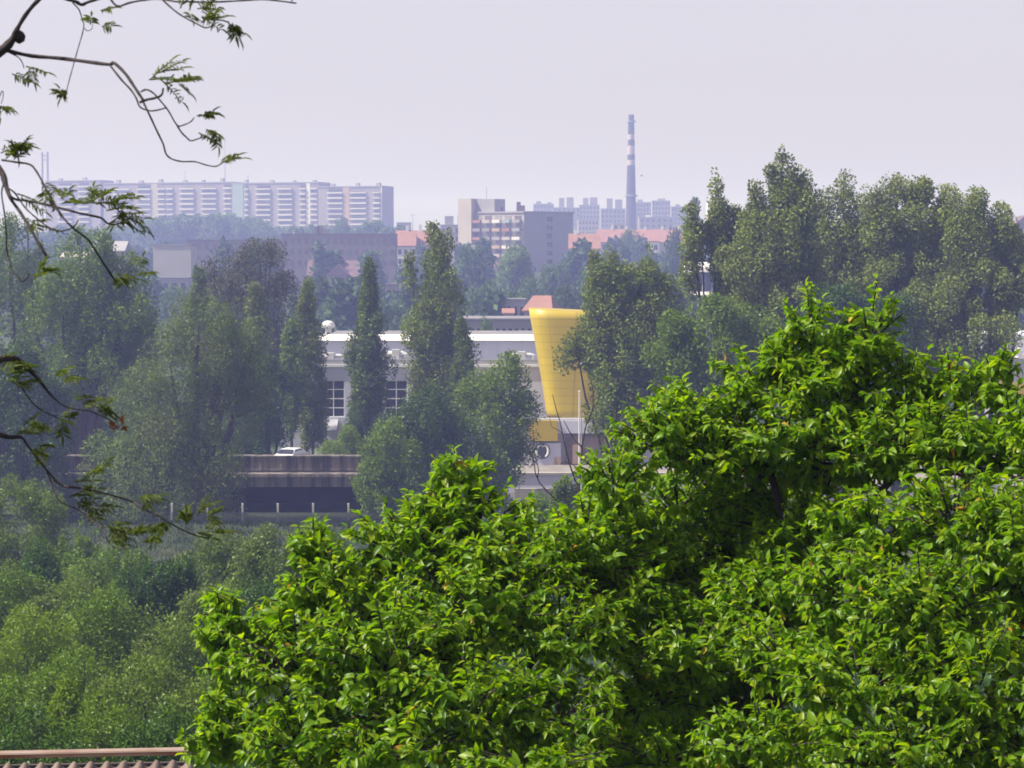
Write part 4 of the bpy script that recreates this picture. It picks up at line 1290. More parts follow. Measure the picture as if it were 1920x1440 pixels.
FT = [
    (885, 468, 560, 95, 'b', 'big dark bluish round tree below the eight-storey block\'s balconies'),
    (965, 462, 600, 85, 'c', 'pale green tall tree in front of the eight-storey block\'s plain side wall'),
    (1040, 492, 560, 85, 'a', 'hazy green tree at the right foot of the eight-storey block'),
    (1000, 520, 500, 80, 'd', 'hazy low tree below the pale green tall one'),
    (900, 535, 440, 110, 'a', 'broad green tree behind the grey flat shed, right of the tallest poplar'),
    (960, 545, 430, 90, 'd', 'rounded green tree left of the red hipped house'),
    (840, 520, 480, 90, 'b', 'dark tree hidden partly by the tallest poplar\'s right side'),
    (1060, 540, 420, 90, 'b', 'dark green tree right of the red hipped house'),
    (1110, 500, 480, 80, 'a', 'hazy tree behind the spiky-topped green tree'),
    (760, 500, 560, 60, 'b', 'hazy tree between the slim dark poplar and the plain pale narrow building'),
    (700, 470, 640, 60, 'd', 'hazy tree above the slim dark poplar\'s tip, by the brick building'),
    (735, 560, 420, 80, 'a', 'light green tree behind the hall roof between the two main poplars'),
    (640, 545, 440, 110, 'a', 'hazy tree behind the roof ventilator of the hall'),
    (590, 520, 520, 80, 'b', 'dark hazy tree at the left foot of the purple-brown roofed house'),
    (770, 585, 350, 70, 'c', 'bright green shrub-like tree just above the hall roof between poplars'),
    (910, 600, 318, 50, 'c', 'light green low tree in front of the grey flat shed'),
    (975, 620, 300, 45, 'd', 'low green tree at the tower\'s left edge above the hall roof'),
    (1180, 430, 820, 50, 'd', 'hazy tree in front of the brownish-red terrace\'s left part'),
    (1265, 432, 620, 60, 'b', 'tall hazy blue-green tree left of the leaning poplar'),
    (1300, 372, 900, 40, 'p', 'hazy dark pointed tree beside the stepped slab block'),
    (1240, 490, 560, 70, 'a', 'hazy green tree left of the round pavilion'),
    (1420, 470, 520, 110, 'b', 'hazy dark tree behind the tallest of the right poplars'),
    (1560, 440, 600, 120, 'a', 'hazy tree glimpsed behind the pointed poplar'),
    (1700, 440, 640, 140, 'd', 'hazy tree glimpsed behind the dome-topped poplar'),
    (1840, 445, 620, 110, 'b', 'hazy bluish tree behind the rightmost poplar'),
    (1915, 452, 580, 90, 'a', 'hazy bluish tree at the right edge below the white house'),
    (1900, 540, 400, 110, 'd', 'hazy green tree at the right edge above the grey hall'),
    (260, 505, 520, 80, 'b', 'hazy tree left of the low bluish building'),
    (330, 535, 470, 80, 'a', 'hazy tree in front of the low bluish building'),
    (200, 490, 560, 90, 'd', 'hazy tree behind the thick-trunked left tree'),
    (90, 455, 640, 110, 'a', 'hazy tree behind the trees at the left edge'),
    (640, 408, 1000, 46, 'd', 'round hazy tree on the skyline side of the brick building, left of two'),
    (700, 412, 1010, 60, 'a', 'round hazy tree under the lower right-hand apartment block'),
    (672, 425, 980, 36, 'd', 'small round hazy tree squeezed between two larger ones above the brick building'),
    (800, 480, 690, 40, 'b', 'hazy tree beside the plain pale narrow building'),
    (1135, 470, 700, 60, 'a', 'hazy tree right of the bright white narrow wall'),
    (560, 560, 400, 90, 'b', 'hazy dark tree behind the brownish tree\'s right shoulder'),
    (440, 540, 420, 120, 'd', 'hazy tree behind the brownish tree\'s lower part'),
    (1480, 560, 330, 120, 'b', 'dark valley tree glimpsed under the tall right poplars'),
    (1640, 570, 330, 120, 'a', 'green valley tree glimpsed under the dome-topped poplar'),
]
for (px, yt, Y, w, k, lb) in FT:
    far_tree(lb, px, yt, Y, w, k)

# the wooded mound and far wood: one mass nobody could count
def wood(name, pts, mat, seed):
    rg = np.random.default_rng(seed)
    Cs, Us, Ns, Ls = [], [], [], []
    for (px, yt, Y, wpx) in pts:
        x = (px - 960) / F * Y
        g = float(hgt(x, Y))
        H = max(4.0, P(px, yt, Y).z - g)
        w = wpx / F * Y
        cen, rad, C, U, Nn, L, W = crown_arrays([(0, 0, H * .05, H, w * .5, 'bush')], 900, 1.5, rg, w * .17, 1.1, hollow=.4)
        Cs.append(C + np.array([x, Y, g])); Us.append(U); Ns.append(Nn); Ls.append(L)
    C = np.concatenate(Cs); L = np.concatenate(Ls)
    me = leaves(name, C, np.concatenate(Us), np.concatenate(Ns), L, L * .65, M[mat])
    return tag(link(name, me), kind='stuff')


pts = []
rw = random.Random(9)
for k in range(75):
    px = rw.uniform(225, 560)
    top = 400 + ((px - 385) / 165) ** 2 * 34
    Y = rw.uniform(1080, 1240)
    pts.append((px + rw.uniform(-6, 6), top + rw.uniform(0, 18), Y, rw.uniform(26, 46)))
for k in range(40):
    pts.append((rw.uniform(540, 760), rw.uniform(426, 440), rw.uniform(1000, 1150), rw.uniform(24, 40)))
for k in range(40):
    pts.append((rw.uniform(-200, 230), rw.uniform(425, 450), rw.uniform(950, 1150), rw.uniform(30, 55)))
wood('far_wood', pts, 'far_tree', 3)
pts = []
for k in range(150):
    pts.append((rw.uniform(-300, 2250), rw.uniform(448, 480), rw.uniform(620, 950), rw.uniform(24, 44)))
for k in range(70):
    pts.append((rw.uniform(-300, 2250), rw.uniform(520, 570), rw.uniform(420, 560), rw.uniform(40, 70)))
for k in range(50):
    pts.append((rw.uniform(1280, 2300), rw.uniform(425, 440), rw.uniform(1200, 1800), rw.uniform(20, 34)))
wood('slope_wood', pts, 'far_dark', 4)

# ------------------------------------------------------------------ bare dead tree
dy_ = 72.0
dead = thing('dead_tree', 'bare forked dead tree with thin dark limbs in front of the yellow tower', 'tree', (P(1083, 960, dy_).x, dy_, float(hgt(2, dy_))))
dl_ = dead.location


def poly3(pts, Y, jit=0.0, o=None, seed=0):
    rg = random.Random(seed)
    out = []
    for (x, y) in pts:
        p = P(x, y, Y + rg.uniform(-jit, jit))
        out.append(p - o if o is not None else p)
    return out


dm = MB()
k_ = dy_ / F
paths = [([(1078, 1180), (1082, 1050), (1084, 930), (1086, 910), (1090, 870), (1091, 838), (1098, 800), (1111, 768), (1113, 740), (1108, 715)], 4.2, 1.2),
         ([(1091, 838), (1078, 826), (1066, 806), (1057, 788)], 2.6, 1.0),
         ([(1085, 912), (1078, 900), (1068, 870), (1058, 830), (1050, 790), (1042, 765), (1036, 740)], 3.0, 1.0),
         ([(1080, 1000), (1058, 950), (1035, 930), (1012, 906), (1004, 888), (1001, 865), (991, 842), (986, 820)], 2.8, .8),
         ([(1008, 897), (1010, 880), (1005, 862), (999, 845)], 1.8, .8), ([(1090, 882), (1075, 872), (1060, 866), (1050, 870)], 1.6, .7),
         ([(1054, 812), (1046, 806), (1034, 800), (1030, 780)], 1.3, .6), ([(1100, 795), (1096, 775), (1098, 760)], 1.2, .6), ([(1112, 768), (1122, 752), (1124, 735)], 1.1, .6)]
for pi, (pp, r0, r1) in enumerate(paths):
    pt = poly3(pp, dy_, .25, dl_, pi)
    rr = [(r0 + (r1 - r0) * k / (len(pt) - 1)) * k_ / 2 * 1.25 for k in range(len(pt))]
    dm.tube(pt, rr, 6)
dm.obj('trunk', M['bark_dark'], dead, True)

# ------------------------------------------------------------------ corrugated roof
sy = 25.0
sh = thing('garden_shed', 'shed with grey corrugated roof and rusty ridge flashing at the lower left', 'shed', (P(60, 1420, sy).x, sy, 14.0))
so = sh.location
rl = P(0, 1414, sy) - so
rr_ = P(340, 1408, sy) - so
dirv = (rr_ - rl)
x0s, x1s = -9.0, (P(372, 1410, sy) - so).x
slope = dirv.z / dirv.x
zr = lambda x: rl.z + (x - rl.x) * slope
cm_v, cm_f = [], []
pitch = .172
nper = 12
nxs = int((x1s - x0s) / pitch * nper)
ysr = np.linspace(-.10, -4.2, 12)
for yv in ysr:
    for k in range(nxs + 1):
        x = x0s + k * pitch / nper
        cm_v.append((x, yv, zr(x) - .105 + (yv + .1) * .30 + .036 * math.cos(2 * math.pi * k / nper)))
for a in range(len(ysr) - 1):
    for k in range(nxs):
        cm_f.append((a * (nxs + 1) + k, (a + 1) * (nxs + 1) + k, (a + 1) * (nxs + 1) + k + 1, a * (nxs + 1) + k + 1))
cs = MB(); cs.add(cm_v, cm_f)
co = cs.obj('corrugated_roof', M['fibre'], sh, True)
sol = co.modifiers.new('thickness', 'SOLIDIFY'); sol.thickness = .008
fl = MB()
seg = [(x0s, -3.4), (-3.4, -.95), (-.95, x1s)]
capm = MB()
for (a, b), dzz in zip(seg, (0, .006, -.004)):
    for m_, (y0, y1, h0, h1) in ((fl, (-.055, .05, -.034, .006)), (capm, (-.075, .07, .008, .024))):
        m_.add([(a, y0, zr(a) + h0 + dzz), (b - .012, y0, zr(b) + h0 + dzz + .006), (b - .012, y0 + .008, zr(b) + h1 + dzz + .006), (a, y0 + .008, zr(a) + h1 + dzz),
                (a, y1, zr(a) + h0 + dzz), (b - .012, y1, zr(b) + h0 + dzz + .006), (b - .012, y1, zr(b) + h1 + dzz + .006), (a, y1, zr(a) + h1 + dzz)],
               [(0, 1, 2, 3), (3, 2, 6, 7), (7, 6, 5, 4), (0, 4, 5, 1), (0, 3, 7, 4), (1, 5, 6, 2)])
capm.obj('ridge_cap', M['cap'], sh)
fl.obj('ridge_flashing', M['flash'], sh)
MB().add([(x0s, .02, -1.5), (x1s - .1, .02, -1.5), (x1s - .1, .02, zr(x1s) - .14), (x0s, .02, zr(x0s) - .14), (x0s, .14, -1.5), (x1s - .1, .14, -1.5), (x1s - .1, .14, zr(x1s) - .14), (x0s, .14, zr(x0s) - .14)],
         [(0, 1, 2, 3), (7, 6, 5, 4), (1, 5, 6, 2), (0, 3, 7, 4), (3, 2, 6, 7)]).obj('back_wall', M['boards'], sh)
MB().box(x0s + .1, x1s - .12, -4.0, -3.9, -1.0, zr(0) - .135 - 4.0 * .30).obj('front_wall', M['boards'], sh)

# ------------------------------------------------------------------ bright foreground crown
rng = np.random.default_rng(2024)
fg_base = P(1200, 1440, 12.6)
fgt = thing('leafy_tree', 'bright fresh green broad-leaved tree filling the lower right foreground', 'tree', (fg_base.x, 12.6, float(hgt(fg_base.x, 12.6))))
fo = fgt.location
LOBES = [  # px, py, rx, ry, Y, weight
    (862, 905, 60, 56, 12.7, .8), (900, 985, 110, 62, 12.6, 1), (760, 1040, 120, 80, 12.5, 1), (588, 1045, 48, 58, 12.2, .8), (620, 1130, 75, 90, 12.1, 1),
    (470, 1185, 90, 55, 12.2, 1), (560, 1260, 130, 100, 11.9, 1), (440, 1370, 75, 70, 11.9, 1), (560, 1400, 130, 80, 11.6, 1), (730, 1240, 150, 120, 11.8, 1),
    (900, 1150, 170, 120, 12.1, 1), (1020, 1060, 110, 75, 12.5, 1), (1100, 1000, 80, 60, 12.7, 1), (1150, 915, 75, 70, 12.8, 1), (1240, 830, 95, 85, 13.0, 1),
    (1310, 770, 90, 60, 13.1, 1), (1420, 730, 85, 70, 13.2, 1), (1522, 640, 56, 78, 13.1, .9), (1628, 640, 66, 88, 13.0, .9), (1560, 750, 130, 80, 13.0, 1),
    (1700, 740, 85, 70, 13.0, 1), (1785, 745, 85, 65, 12.9, 1), (1868, 720, 40, 62, 12.7, 1.1), (1900, 830, 80, 95, 12.6, 1), (1740, 850, 140, 90, 12.7, 1),
    (1560, 870, 150, 90, 13.1, 1), (1400, 880, 140, 90, 13.5, .9), (1270, 960, 130, 85, 13.4, .9), (1640, 1010, 130, 80, 12.0, 1), (1790, 990, 140, 100, 11.8, 1),
    (1900, 1060, 110, 130, 11.6, 1), (1590, 1120, 110, 90, 11.7, 1), (1730, 1160, 150, 110, 11.4, 1), (1480, 1250, 110, 80, 11.7, 1), (1620, 1290, 150, 100, 11.3, 1),
    (1830, 1300, 160, 120, 11.1, 1), (1700, 1420, 190, 80, 11.0, 1), (1430, 1400, 130, 70, 11.4, 1), (1050, 1200, 130, 90, 12.0, 1), (1160, 1130, 110, 80, 12.6, .9),
    (1210, 1310, 150, 90, 12.6, .8), (1040, 1350, 150, 90, 11.6, 1), (880, 1330, 150, 100, 11.5, 1), (760, 1410, 150, 70, 11.4, 1), (1000, 1440, 150, 50, 11.2, 1),
    (1350, 1110, 120, 110, 13.7, .8), (1380, 1250, 120, 90, 13.3, .8), (660, 1330, 110, 80, 11.7, 1), (1250, 1430, 130, 50, 11.9, .9), (1920, 1420, 90, 80, 10.9, 1),
    (1990, 900, 110, 150, 12.2, .7), (2010, 1200, 110, 200, 11.6, .7), (700, 1120, 90, 70, 12.4, .9), (1480, 1000, 130, 110, 13.5, .9), (1440, 1140, 120, 100, 13.4, .9), (1540, 1010, 90, 80, 12.9, .9), (1330, 1020, 110, 90, 13.9, 1.3), (1280, 1060, 110, 90, 13.6, 1.3), (1210, 1200, 110, 100, 13.1, 1.3), (1330, 1180, 120, 100, 13.9, 1.3), (1400, 1060, 110, 90, 14.1, 1.3), (1150, 1010, 90, 80, 13.2, 1.2), (1400, 960, 120, 80, 13.9, 1.2), (1290, 1330, 110, 90, 13.4, 1.3), (420, 1240, 55, 80, 12.1, 1), (395, 1410, 55, 45, 11.9, 1), (410, 1150, 45, 35, 12.2, 1), (610, 1090, 70, 60, 12.15, 1), (555, 1130, 60, 50, 12.2, 1), (850, 960, 80, 50, 12.6, 1), (800, 990, 80, 50, 12.5, 1), (1480, 690, 60, 60, 13.1, 1), (1580, 700, 70, 60, 13.0, 1), (1240, 1370, 140, 90, 13.6, 1.2), (1400, 1310, 140, 90, 13.4, 1.2), (1060, 1420, 160, 70, 13.0, 1.2), (1300, 1440, 140, 60, 13.0, 1.2), (1560, 1200, 120, 90, 13.0, 1.2), (1880, 1180, 120, 110, 12.6, 1.2), (1560, 1430, 160, 70, 12.3, 1.2), (820, 1240, 160, 120, 12.7, 1.2), (640, 1240, 120, 100, 12.7, 1.1), (1470, 1170, 130, 110, 12.4, 1.2), (1480, 1050, 110, 80, 13.0, 1.2), (1380, 1160, 120, 100, 12.7, 1.2), (1120, 1060, 120, 90, 12.7, 1.2), (1240, 1080, 110, 90, 13.0, 1.2), (960, 1060, 130, 80, 12.3, 1), (1340, 850, 130, 80, 13.0, 1.1), (1470, 830, 120, 80, 12.95, 1.1), (1650, 850, 120, 80, 12.8, 1), (1820, 860, 100, 80, 12.6, 1), (1290, 1240, 120, 100, 12.4, 1.1),  (820, 1060, 110, 70, 12.5, .9)]
trunk = MB()
tw_ = MB()
Cs, Us, Ns, Ls, Ws, tipflag = [], [], [], [], [], []
root = np.array([0.0, .4, -.8])
fork = np.array(P(1480, 1130, 13.0) - fo)
fork2 = np.array(P(900, 1420, 12.3) - fo)
trunk.tube([root, root * .5 + fork * .5 + np.array([.1, 0, -.4]), fork], [.12, .075, .042], 9)
trunk.tube([root + np.array([-.1, 0, 0]), root * .4 + fork2 * .6, fork2], [.10, .07, .04], 9)
mid1 = np.array(P(1440, 870, 13.15) - fo)
mid2 = np.array(P(1690, 880, 12.8) - fo)
mid3 = np.array(P(1700, 1200, 11.9) - fo)
mid4 = np.array(P(740, 1200, 12.2) - fo)
mid5 = np.array(P(1080, 1130, 12.5) - fo)
for a, b in ((fork, mid1), (fork, mid2), (fork, mid3), (fork2, mid4), (fork2, mid5)):
    trunk.tube([a, (a + b) / 2 + rng.normal(size=3) * .04, b], [.032, .025, .018], 8)
nodes = [fork, fork2, mid1, mid2, mid3, mid4, mid5]
for (px, py, rx, ry, Y, wt) in LOBES:
    c = np.array(P(px, py, Y) - fo)
    k = Y / F
    ax = np.array([rx * k, (rx + ry) * .5 * k * 1.05, ry * k])
    nd = min(nodes, key=lambda n: np.linalg.norm(n - c))
    m_ = (nd + c) / 2 + rng.normal(size=3) * .05 + np.array([0, .05, .03])
    trunk.tube([nd, m_, c], [.015, .011, .007], 6)
    ns = int(wt * (rx * ry) ** .82 / 27)
    ns = max(ns, 7)
    d = rdir(rng, ns)
    d[:, 2] = d[:, 2] * .9 + .15
    for q_ in range(ns):
        dd = d[q_]
        s0 = c + ax * dd * rng.uniform(.15, .55)
        reach = rng.uniform(.84, 1.10) + (.22 * rng.random() if dd[2] > .35 and rng.random() < .3 else 0)
        s1 = c + ax * dd * reach
        ln = max(.16, np.linalg.norm(s1 - s0))
        up = np.array([0, 0, ln * rng.uniform(.12, .5)])
        pts = [s0, (s0 + s1) / 2 + up * .35, s1 + up * .45]
        tw_.tube(pts, [.006, .0045, .0025], 4, False)
        nleaf = int(7 + ln / .0165)
        ts = np.linspace(.12, 1.0, nleaf) + rng.normal(size=nleaf) * .02
        ts = np.clip(ts, 0, 1)
        A, B, D_ = pts
        pos = ((1 - ts) ** 2)[:, None] * A + (2 * ts * (1 - ts))[:, None] * B + (ts ** 2)[:, None] * D_
        tan = (D_ - A) / ln
        # two-ranked leaves that lie out to the sides and tip over
        side = np.cross(tan, [0, 0, 1.0]); side /= max(1e-6, np.linalg.norm(side))
        sgn = np.where(np.arange(nleaf) % 2 == 0, 1, -1)[:, None]
        U = side * sgn * .9 + tan * .55 + rng.normal(size=(nleaf, 3)) * .55
        U[:, 2] -= .18 + .55 * rng.random(nleaf)
        late = (ts > .96)[:, None]
        U = np.where(late, tan * .9 + rng.normal(size=(nleaf, 3)) * .6, U)
        Nn = np.array([0, 0, 1.0]) + rng.normal(size=(nleaf, 3)) * .52 + dd * .3
        L = (.034 + .044 * rng.random(nleaf) ** .8) * rng.uniform(.75, 1.2) * np.where(ts > .9, .72, 1.0)
        Cs.append(pos); Us.append(U); Ns.append(Nn); Ls.append(L); Ws.append(L * rng.uniform(.36, .54, nleaf))
C = np.concatenate(Cs); U = np.concatenate(Us); Nn = np.concatenate(Ns); L = np.concatenate(Ls); W = np.concatenate(Ws)
print('FG leaves', len(C))
old = rng.random(len(C)) < .0035
link('crown', leaves('crown', C[~old], U[~old], Nn[~old], L[~old], W[~old], M['fg_leaf'], BROAD, True), fgt)
yl = link('yellowed_leaves', leaves('yellowed_leaves', C[old], U[old], Nn[old], L[old], W[old], M['fg_old'], BROAD, True), fgt)
yl['label'] = 'scattered yellow and orange leaves'
trunk.obj('trunk', M['bark_dark'], fgt, True)
tw_.obj('twigs', M['bark_dark'], fgt, True)

# ------------------------------------------------------------------ overhanging locust branches
ly = 5.2
lt = thing('locust_tree', 'overhanging tree at upper left reaching into the picture with bare branches and leaf tufts', 'tree', (-2.05, 5.4, float(hgt(-2, 5.4))))
lo = lt.location
bmz = MB()
kk = ly / F
trk = [(0, 0, -.5), (.05, .02, 1.0), (-.02, .05, 2.2), (.08, 0, 3.3), (.0, .05, 4.6), (.15, 0, 6.0)]
bmz.tube(trk, [.19, .17, .15, .13, .10, .06], 12)
bmz.obj('trunk', M['bark_dark'], lt, True)
T_ = lambda z: (0.0, 0.0, z)
rgl = random.Random(4)
BR = [  # (points, start width px, end width px)
    ([(-760, 420), (-420, 250), (-150, 165), (-50, 122), (0, 97), (22, 76), (32, 55), (48, 28), (70, 2), (95, -18), (130, -28)], 46, 9),
    ([(95, -16), (120, -4), (142, 3), (153, 9), (165, 4), (188, -3), (215, -8), (260, -14)], 9, 5),
    ([(10, 94), (22, 97), (60, 105), (110, 109), (165, 116), (205, 121), (214, 118), (235, 138), (250, 160), (262, 178), (270, 190)], 9, 6),
    ([(206, 122), (228, 150), (245, 168), (256, 185), (263, 201), (285, 208), (312, 202)], 4.5, 3),
    ([(262, 192), (275, 187), (290, 184), (303, 178), (306, 165)], 6, 4),
    ([(264, 172), (275, 168), (288, 175), (300, 188), (316, 208), (332, 235), (345, 234), (358, 228), (364, 220)], 4, 2.5),
    ([(332, 235), (340, 248), (350, 258), (358, 264), (372, 260), (385, 257), (400, 261), (414, 264)], 3.6, 2.2),
    ([(268, 190), (280, 215), (293, 243), (306, 270), (311, 288), (322, 298), (342, 303), (365, 303), (385, 309), (405, 312), (420, 303)], 4.2, 2.5),
    ([(136, 5), (148, 18), (154, 36), (157, 52), (146, 92), (136, 128), (126, 165), (125, 176), (116, 173)], 3, 1.8),
    ([(157, 52), (164, 58), (172, 54), (174, 44)], 2, 1.5),
    ([(205, -8), (212, 5), (223, 12), (240, 6), (270, 0), (300, -2), (330, 3), (352, 3), (390, 4), (440, 2), (490, -1), (525, 2), (555, 6)], 5, 3),
    ([(305, 0), (325, 18), (345, 32), (368, 44), (385, 52), (398, 48), (403, 40)], 4, 2.5),
    ([(-700, 760), (-380, 480), (-120, 320), (-30, 305), (2, 322), (10, 345), (20, 372), (38, 398), (55, 425), (72, 455), (88, 482)], 30, 7),
    ([(16, 366), (30, 374), (55, 377), (105, 388), (150, 400), (188, 408), (200, 418), (215, 421), (232, 417), (245, 425), (252, 436)], 6, 3),
    ([(4, 300), (30, 304), (55, 308), (66, 318), (78, 338), (90, 362), (106, 388), (120, 410), (140, 430), (165, 449), (178, 468), (193, 492), (205, 510), (218, 530)], 4.5, 4),
    ([(14, 352), (28, 362), (46, 388), (65, 406), (85, 422), (100, 431), (115, 433), (132, 429), (142, 421), (147, 412)], 3.6, 2.5),
    ([(8, 340), (3, 362), (8, 398), (12, 440), (13, 470), (22, 505), (32, 518), (42, 528), (52, 520), (54, 512)], 3.5, 3),
    ([(-650, 980), (-300, 790), (-80, 690), (-10, 676), (25, 672), (50, 688), (75, 715), (95, 740), (115, 758), (140, 767), (165, 770), (195, 782), (215, 794)], 26, 3),
    ([(35, 715), (48, 738), (62, 756), (80, 770), (100, 780), (120, 788)], 3.5, 2),
    ([(-620, 1010), (-260, 870), (-60, 800), (-10, 812), (20, 820), (40, 820), (55, 840), (75, 866), (95, 890), (112, 908)], 22, 4.5),
    ([(85, 876), (94, 900), (102, 922), (110, 938), (128, 948), (150, 958), (172, 975), (192, 992)], 4, 2.5),
    ([(100, 900), (122, 912), (150, 915), (175, 920), (215, 930), (250, 942), (275, 957), (305, 972), (335, 990), (365, 1003), (392, 1010)], 5, 3),
    ([(190, 990), (205, 1018), (220, 1028), (240, 1029), (258, 1024)], 3, 2),
    ([(-40, 150), (-10, 190), (4, 170), (6, 180), (2, 195)], 2.5, 1.5), ([(20, 100), (34, 107), (42, 118), (45, 128)], 3, 2)]
for bi, (pp, w0, w1) in enumerate(BR):
    # smooth the path a little with Catmull-Rom
    pts2 = []
    n = len(pp)
    for a in range(n - 1):
        p0, p1, p2, p3 = pp[max(a - 1, 0)], pp[a], pp[a + 1], pp[min(a + 2, n - 1)]
        for s in (0, .33, .66):
            pts2.append(tuple(.5 * ((2 * p1[c]) + (-p0[c] + p2[c]) * s + (2 * p0[c] - 5 * p1[c] + 4 * p2[c] - p3[c]) * s * s + (-p0[c] + 3 * p1[c] - 3 * p2[c] + p3[c]) * s ** 3) for c in (0, 1)))
    pts2.append(pp[-1])
    w3 = []
    dph = rgl.uniform(-.12, .12)
    for a, (x, y) in enumerate(pts2):
        t = a / (len(pts2) - 1)
        w3.append(P(x, y, ly + .12 * math.sin(x / 90.0 + y / 130.0)) - lo)
    rr = []
    for a, (x, y) in enumerate(pts2):
        t = a / (len(pts2) - 1)
        tt = min(1, t * 1.6) if w0 > 20 else t
        rr.append((w0 + (w1 - w0) * tt) * .9 * kk / 2 * (1 + .10 * math.sin(a * 1.9 + bi)))
    b_ = MB(); b_.tube(w3, rr, 8)
    if bi == 0:
        kp = P(36, 70, ly + .12 * math.sin(36 / 90.0 + 70 / 130.0)) - lo
        b_.lathe([(.002, kp.z - .014), (.012, kp.z - .008), (.014, kp.z + .003), (.009, kp.z + .012), (.002, kp.z + .016)], 10, kp.x, kp.y)
    b_.obj('branch', M['bark_dark'], lt, True)

TUFTS = [  # px, py, spread px, leaves, spread direction deg (pointing), kind
    (305, 150, 45, 9, 20, 'u'), (340, 150, 25, 4, -10, 'u'), (190, 46, 24, 3, -5, 'f'), (395, 30, 40, 8, -35, 'u'), (362, 18, 30, 5, -20, 'u'), (428, 42, 26, 3, -30, 'f'),
    (378, 218, 22, 3, 5, 'f'), (386, 252, 26, 4, -25, 'f'), (418, 298, 22, 4, 5, 'u'), (542, 3, 24, 4, -20, 'u'), (45, 135, 34, 4, -30, 'd'), (5, 195, 18, 3, -60, 'd'),
    (20, 290, 34, 8, 10, 'u'), (25, 268, 30, 4, 8, 'f'), (50, 348, 36, 4, -35, 'f'), (85, 362, 26, 4, -15, 'f'), (170, 382, 38, 8, 20, 'u'), (210, 380, 36, 7, -5, 'u'), (240, 408, 30, 8, -45, 'd'),
    (120, 378, 22, 4, 30, 'u'), (66, 418, 18, 3, -15, 'f'), (72, 508, 26, 5, 15, 'u'), (228, 512, 28, 6, 10, 'd'), (118, 175, 10, 2, 200, 'f'),
    (15, 690, 36, 8, 10, 'u'), (35, 715, 30, 5, 0, 'u'), (110, 708, 20, 3, -10, 'f'), (165, 760, 32, 5, 10, 'u'), (195, 765, 22, 4, 0, 'f'), (40, 810, 36, 7, 10, 'u'), (80, 838, 26, 4, -20, 'f'),
    (155, 905, 36, 6, 5, 'u'), (150, 940, 34, 6, -10, 'd'), (180, 955, 24, 4, -20, 'd'), (262, 932, 30, 4, 0, 'f'), (205, 985, 32, 7, 0, 'd'), (250, 1005, 26, 5, 10, 'u'), (215, 1012, 26, 4, -10, 'd'),
    (372, 970, 26, 5, 45, 'u'), (395, 1000, 24, 5, 15, 'u'), (310, 985, 24, 4, -80, 'd'), (340, 985, 20, 3, 30, 'u'), (120, 790, 20, 3, -10, 'd')]
for ti, (px, py, sp, nlv, ang0, kd) in enumerate(TUFTS):
    rg = np.random.default_rng(900 + ti)
    Cc, Uu, Nn_, Ll = [], [], [], []
    st_ = MB()
    for q_ in range(max(3, int(nlv * .8))):
        a = R(ang0 + rg.normal() * 38)
        if kd == 'u': a = R(abs(math.degrees(a)) % 360 * .8 + 5) if rg.random() < .5 else a
        ox, oy = rg.normal() * sp * .42, rg.normal() * sp * .22
        Yd = ly + .12 * math.sin(px / 90.0 + py / 130.0) + rg.normal() * .025
        s = np.array(P(px + ox, py + oy, Yd) - lo)
        ln = sp * rg.uniform(.75, 1.35) * kk
        dv = np.array([math.cos(a), rg.normal() * .55, math.sin(a) * .8])
        dv /= np.linalg.norm(dv)
        sidev = np.cross(dv, [0.15 * rg.normal(), 0.4 * rg.normal(), 1.0]); sidev /= np.linalg.norm(sidev)
        nrm = np.cross(sidev, dv)
        npair = rg.integers(6, 10)
        end = s + dv * ln + np.array([0, 0, -.12 * ln])
        st_.tube([s, (s + end) / 2 + np.array([0, 0, .04 * ln]), end], [.0016, .0012, .0006], 4, False)
        for b in range(npair):
            t = .18 + .78 * b / (npair - 1)
            pos = s * (1 - t) + end * t + np.array([0, 0, .10 * ln * t * (1 - t)])
            for sg in (-1, 1):
                Cc.append(pos); Uu.append(sidev * sg + dv * .45 + rg.normal(size=3) * .12 + np.array([0, 0, .25 * (1 if kd == 'u' else -.6)]))
                Nn_.append(nrm + rg.normal(size=3) * .4); Ll.append(rg.uniform(.015, .025))
        Cc.append(end); Uu.append(dv); Nn_.append(nrm); Ll.append(.028)
    Cc, Uu, Nn_, Ll = np.array(Cc), np.array(Uu), np.array(Nn_), np.array(Ll)
    link('leaf_tuft', leaves('leaf_tuft', Cc, Uu, Nn_, Ll, Ll * .19, M['locust'], BROAD, True, st_), lt)
rg = np.random.default_rng(3)
s = np.array(P(222, 797, ly + .12 * math.sin(222 / 90.0 + 797 / 130.0)) - lo)
n = 9
dr_ = link('dry_leaves', leaves('dry_leaves', s + rg.normal(size=(n, 3)) * .006, rg.normal(size=(n, 3)) + np.array([.3, 0, -.6]), rg.normal(size=(n, 3)), rg.uniform(.015, .026, n), rg.uniform(.006, .012, n),
                                 M['locust_dry'], BROAD, True), lt)
dr_['label'] = 'withered red-brown leaf bunch at a branch tip'

# ------------------------------------------------------------------ haze
hb = MB().box(-1600, 1600, -75, 4100, -1.0, 112.0)
hm, nt, out = newmat('haze_air')
pv = N(nt, 'ShaderNodeVolumePrincipled')
pv.inputs['Color'].default_value = (.41, .47, 1.0, 1)
pv.inputs['Absorption Color'].default_value = (1, 1, 1, 1)
pv.inputs['Density'].default_value = .00064
pv.inputs['Anisotropy'].default_value = .15
nt.links.new(pv.outputs[0], out.inputs['Volume'])
tag(hb.obj('haze', hm), kind='stuff')

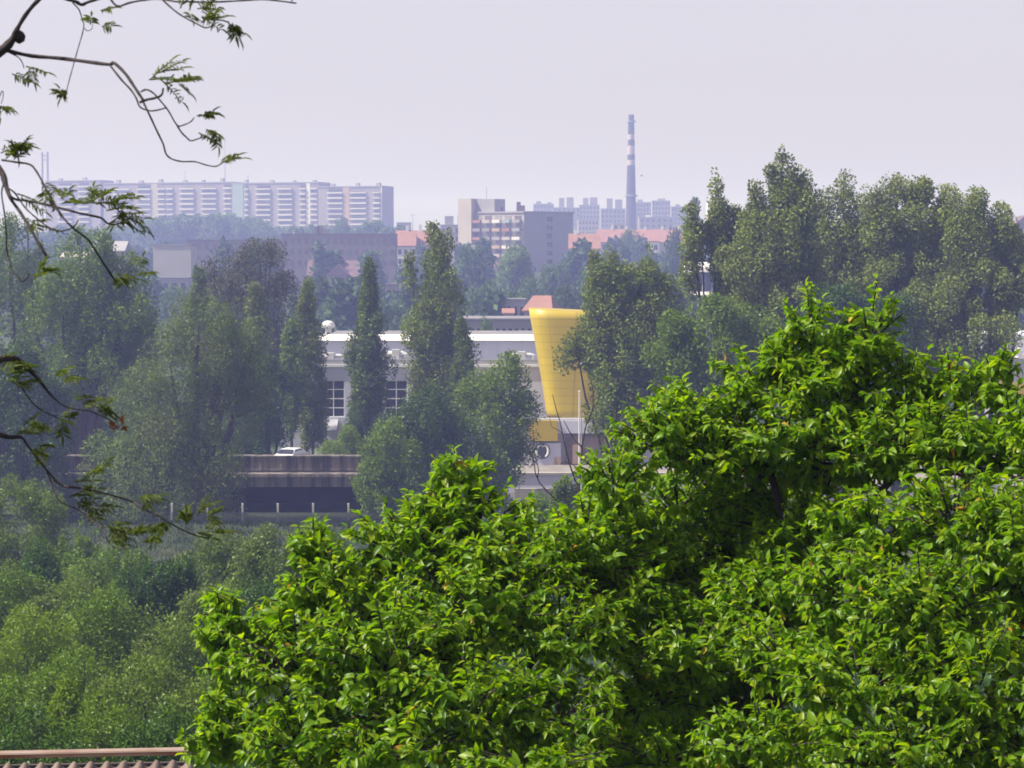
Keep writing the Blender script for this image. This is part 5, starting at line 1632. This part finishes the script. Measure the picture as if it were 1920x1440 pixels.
# ------------------------------------------------------------------ light
SUN_EL, SUN_AZ = R(52), R(99)          # azimuth measured to the left of the view direction
sd = Vector((-math.sin(SUN_AZ) * math.cos(SUN_EL), math.cos(SUN_AZ) * math.cos(SUN_EL), math.sin(SUN_EL)))
sun = bpy.data.lights.new('sun', 'SUN')
sun.energy = 5.0
sun.angle = R(.5)
sun.color = (1.0, .95, .86)
so_ = bpy.data.objects.new('sun', sun)
COL.objects.link(so_)
so_.rotation_euler = sd.to_track_quat('Z', 'Y').to_euler()

w = bpy.data.worlds.new('World')
scene.world = w
w.use_nodes = True
nt = w.node_tree
nt.nodes.clear()
out = N(nt, 'ShaderNodeOutputWorld')
bg = N(nt, 'ShaderNodeBackground')
sky = N(nt, 'ShaderNodeTexSky')
sky.sky_type = 'NISHITA'
sky.sun_disc = False
sky.sun_elevation = SUN_EL
sky.sun_rotation = -SUN_AZ
sky.air_density = 1.0
sky.dust_density = 1.6
sky.ozone_density = 1.5
hs = N(nt, 'ShaderNodeHueSaturation')
hs.inputs['Saturation'].default_value = .35
nt.links.new(sky.outputs[0], hs.inputs['Color'])
mulc = N(nt, 'ShaderNodeMixRGB', blend_type='MULTIPLY')
mulc.inputs[0].default_value = 1
mulc.inputs[2].default_value = (1.10, .98, 1.03, 1)
nt.links.new(hs.outputs[0], mulc.inputs[1])
nt.links.new(mulc.outputs[0], bg.inputs[0])
bg.inputs[1].default_value = .086
nt.links.new(bg.outputs[0], out.inputs[0])

# ------------------------------------------------------------------ camera and render
cam = bpy.data.cameras.new('camera')
cam.sensor_width = 36
cam.lens = 36 * F / 1920
cam.clip_start = .1
cam.clip_end = 9000
cam.dof.use_dof = True
cam.dof.focus_distance = 90
cam.dof.aperture_fstop = 26
co_ = bpy.data.objects.new('camera', cam)
COL.objects.link(co_)
co_.location = (0, 0, CAMZ)
co_.rotation_euler = (R(90) - PITCH, 0, 0)
scene.camera = co_
scene.view_settings.view_transform = 'Standard'
scene.view_settings.look = 'None'
scene.view_settings.exposure = 0.75
scene.view_settings.gamma = 1
scene.cycles.use_denoising = True
try:
    scene.cycles.denoiser = 'OPENIMAGEDENOISE'
    scene.cycles.denoising_prefilter = 'ACCURATE'
except Exception:
    pass
scene.cycles.max_bounces = 8
scene.cycles.diffuse_bounces = 3
scene.cycles.transmission_bounces = 4
scene.cycles.volume_bounces = 1
scene.cycles.filter_width = 1.7
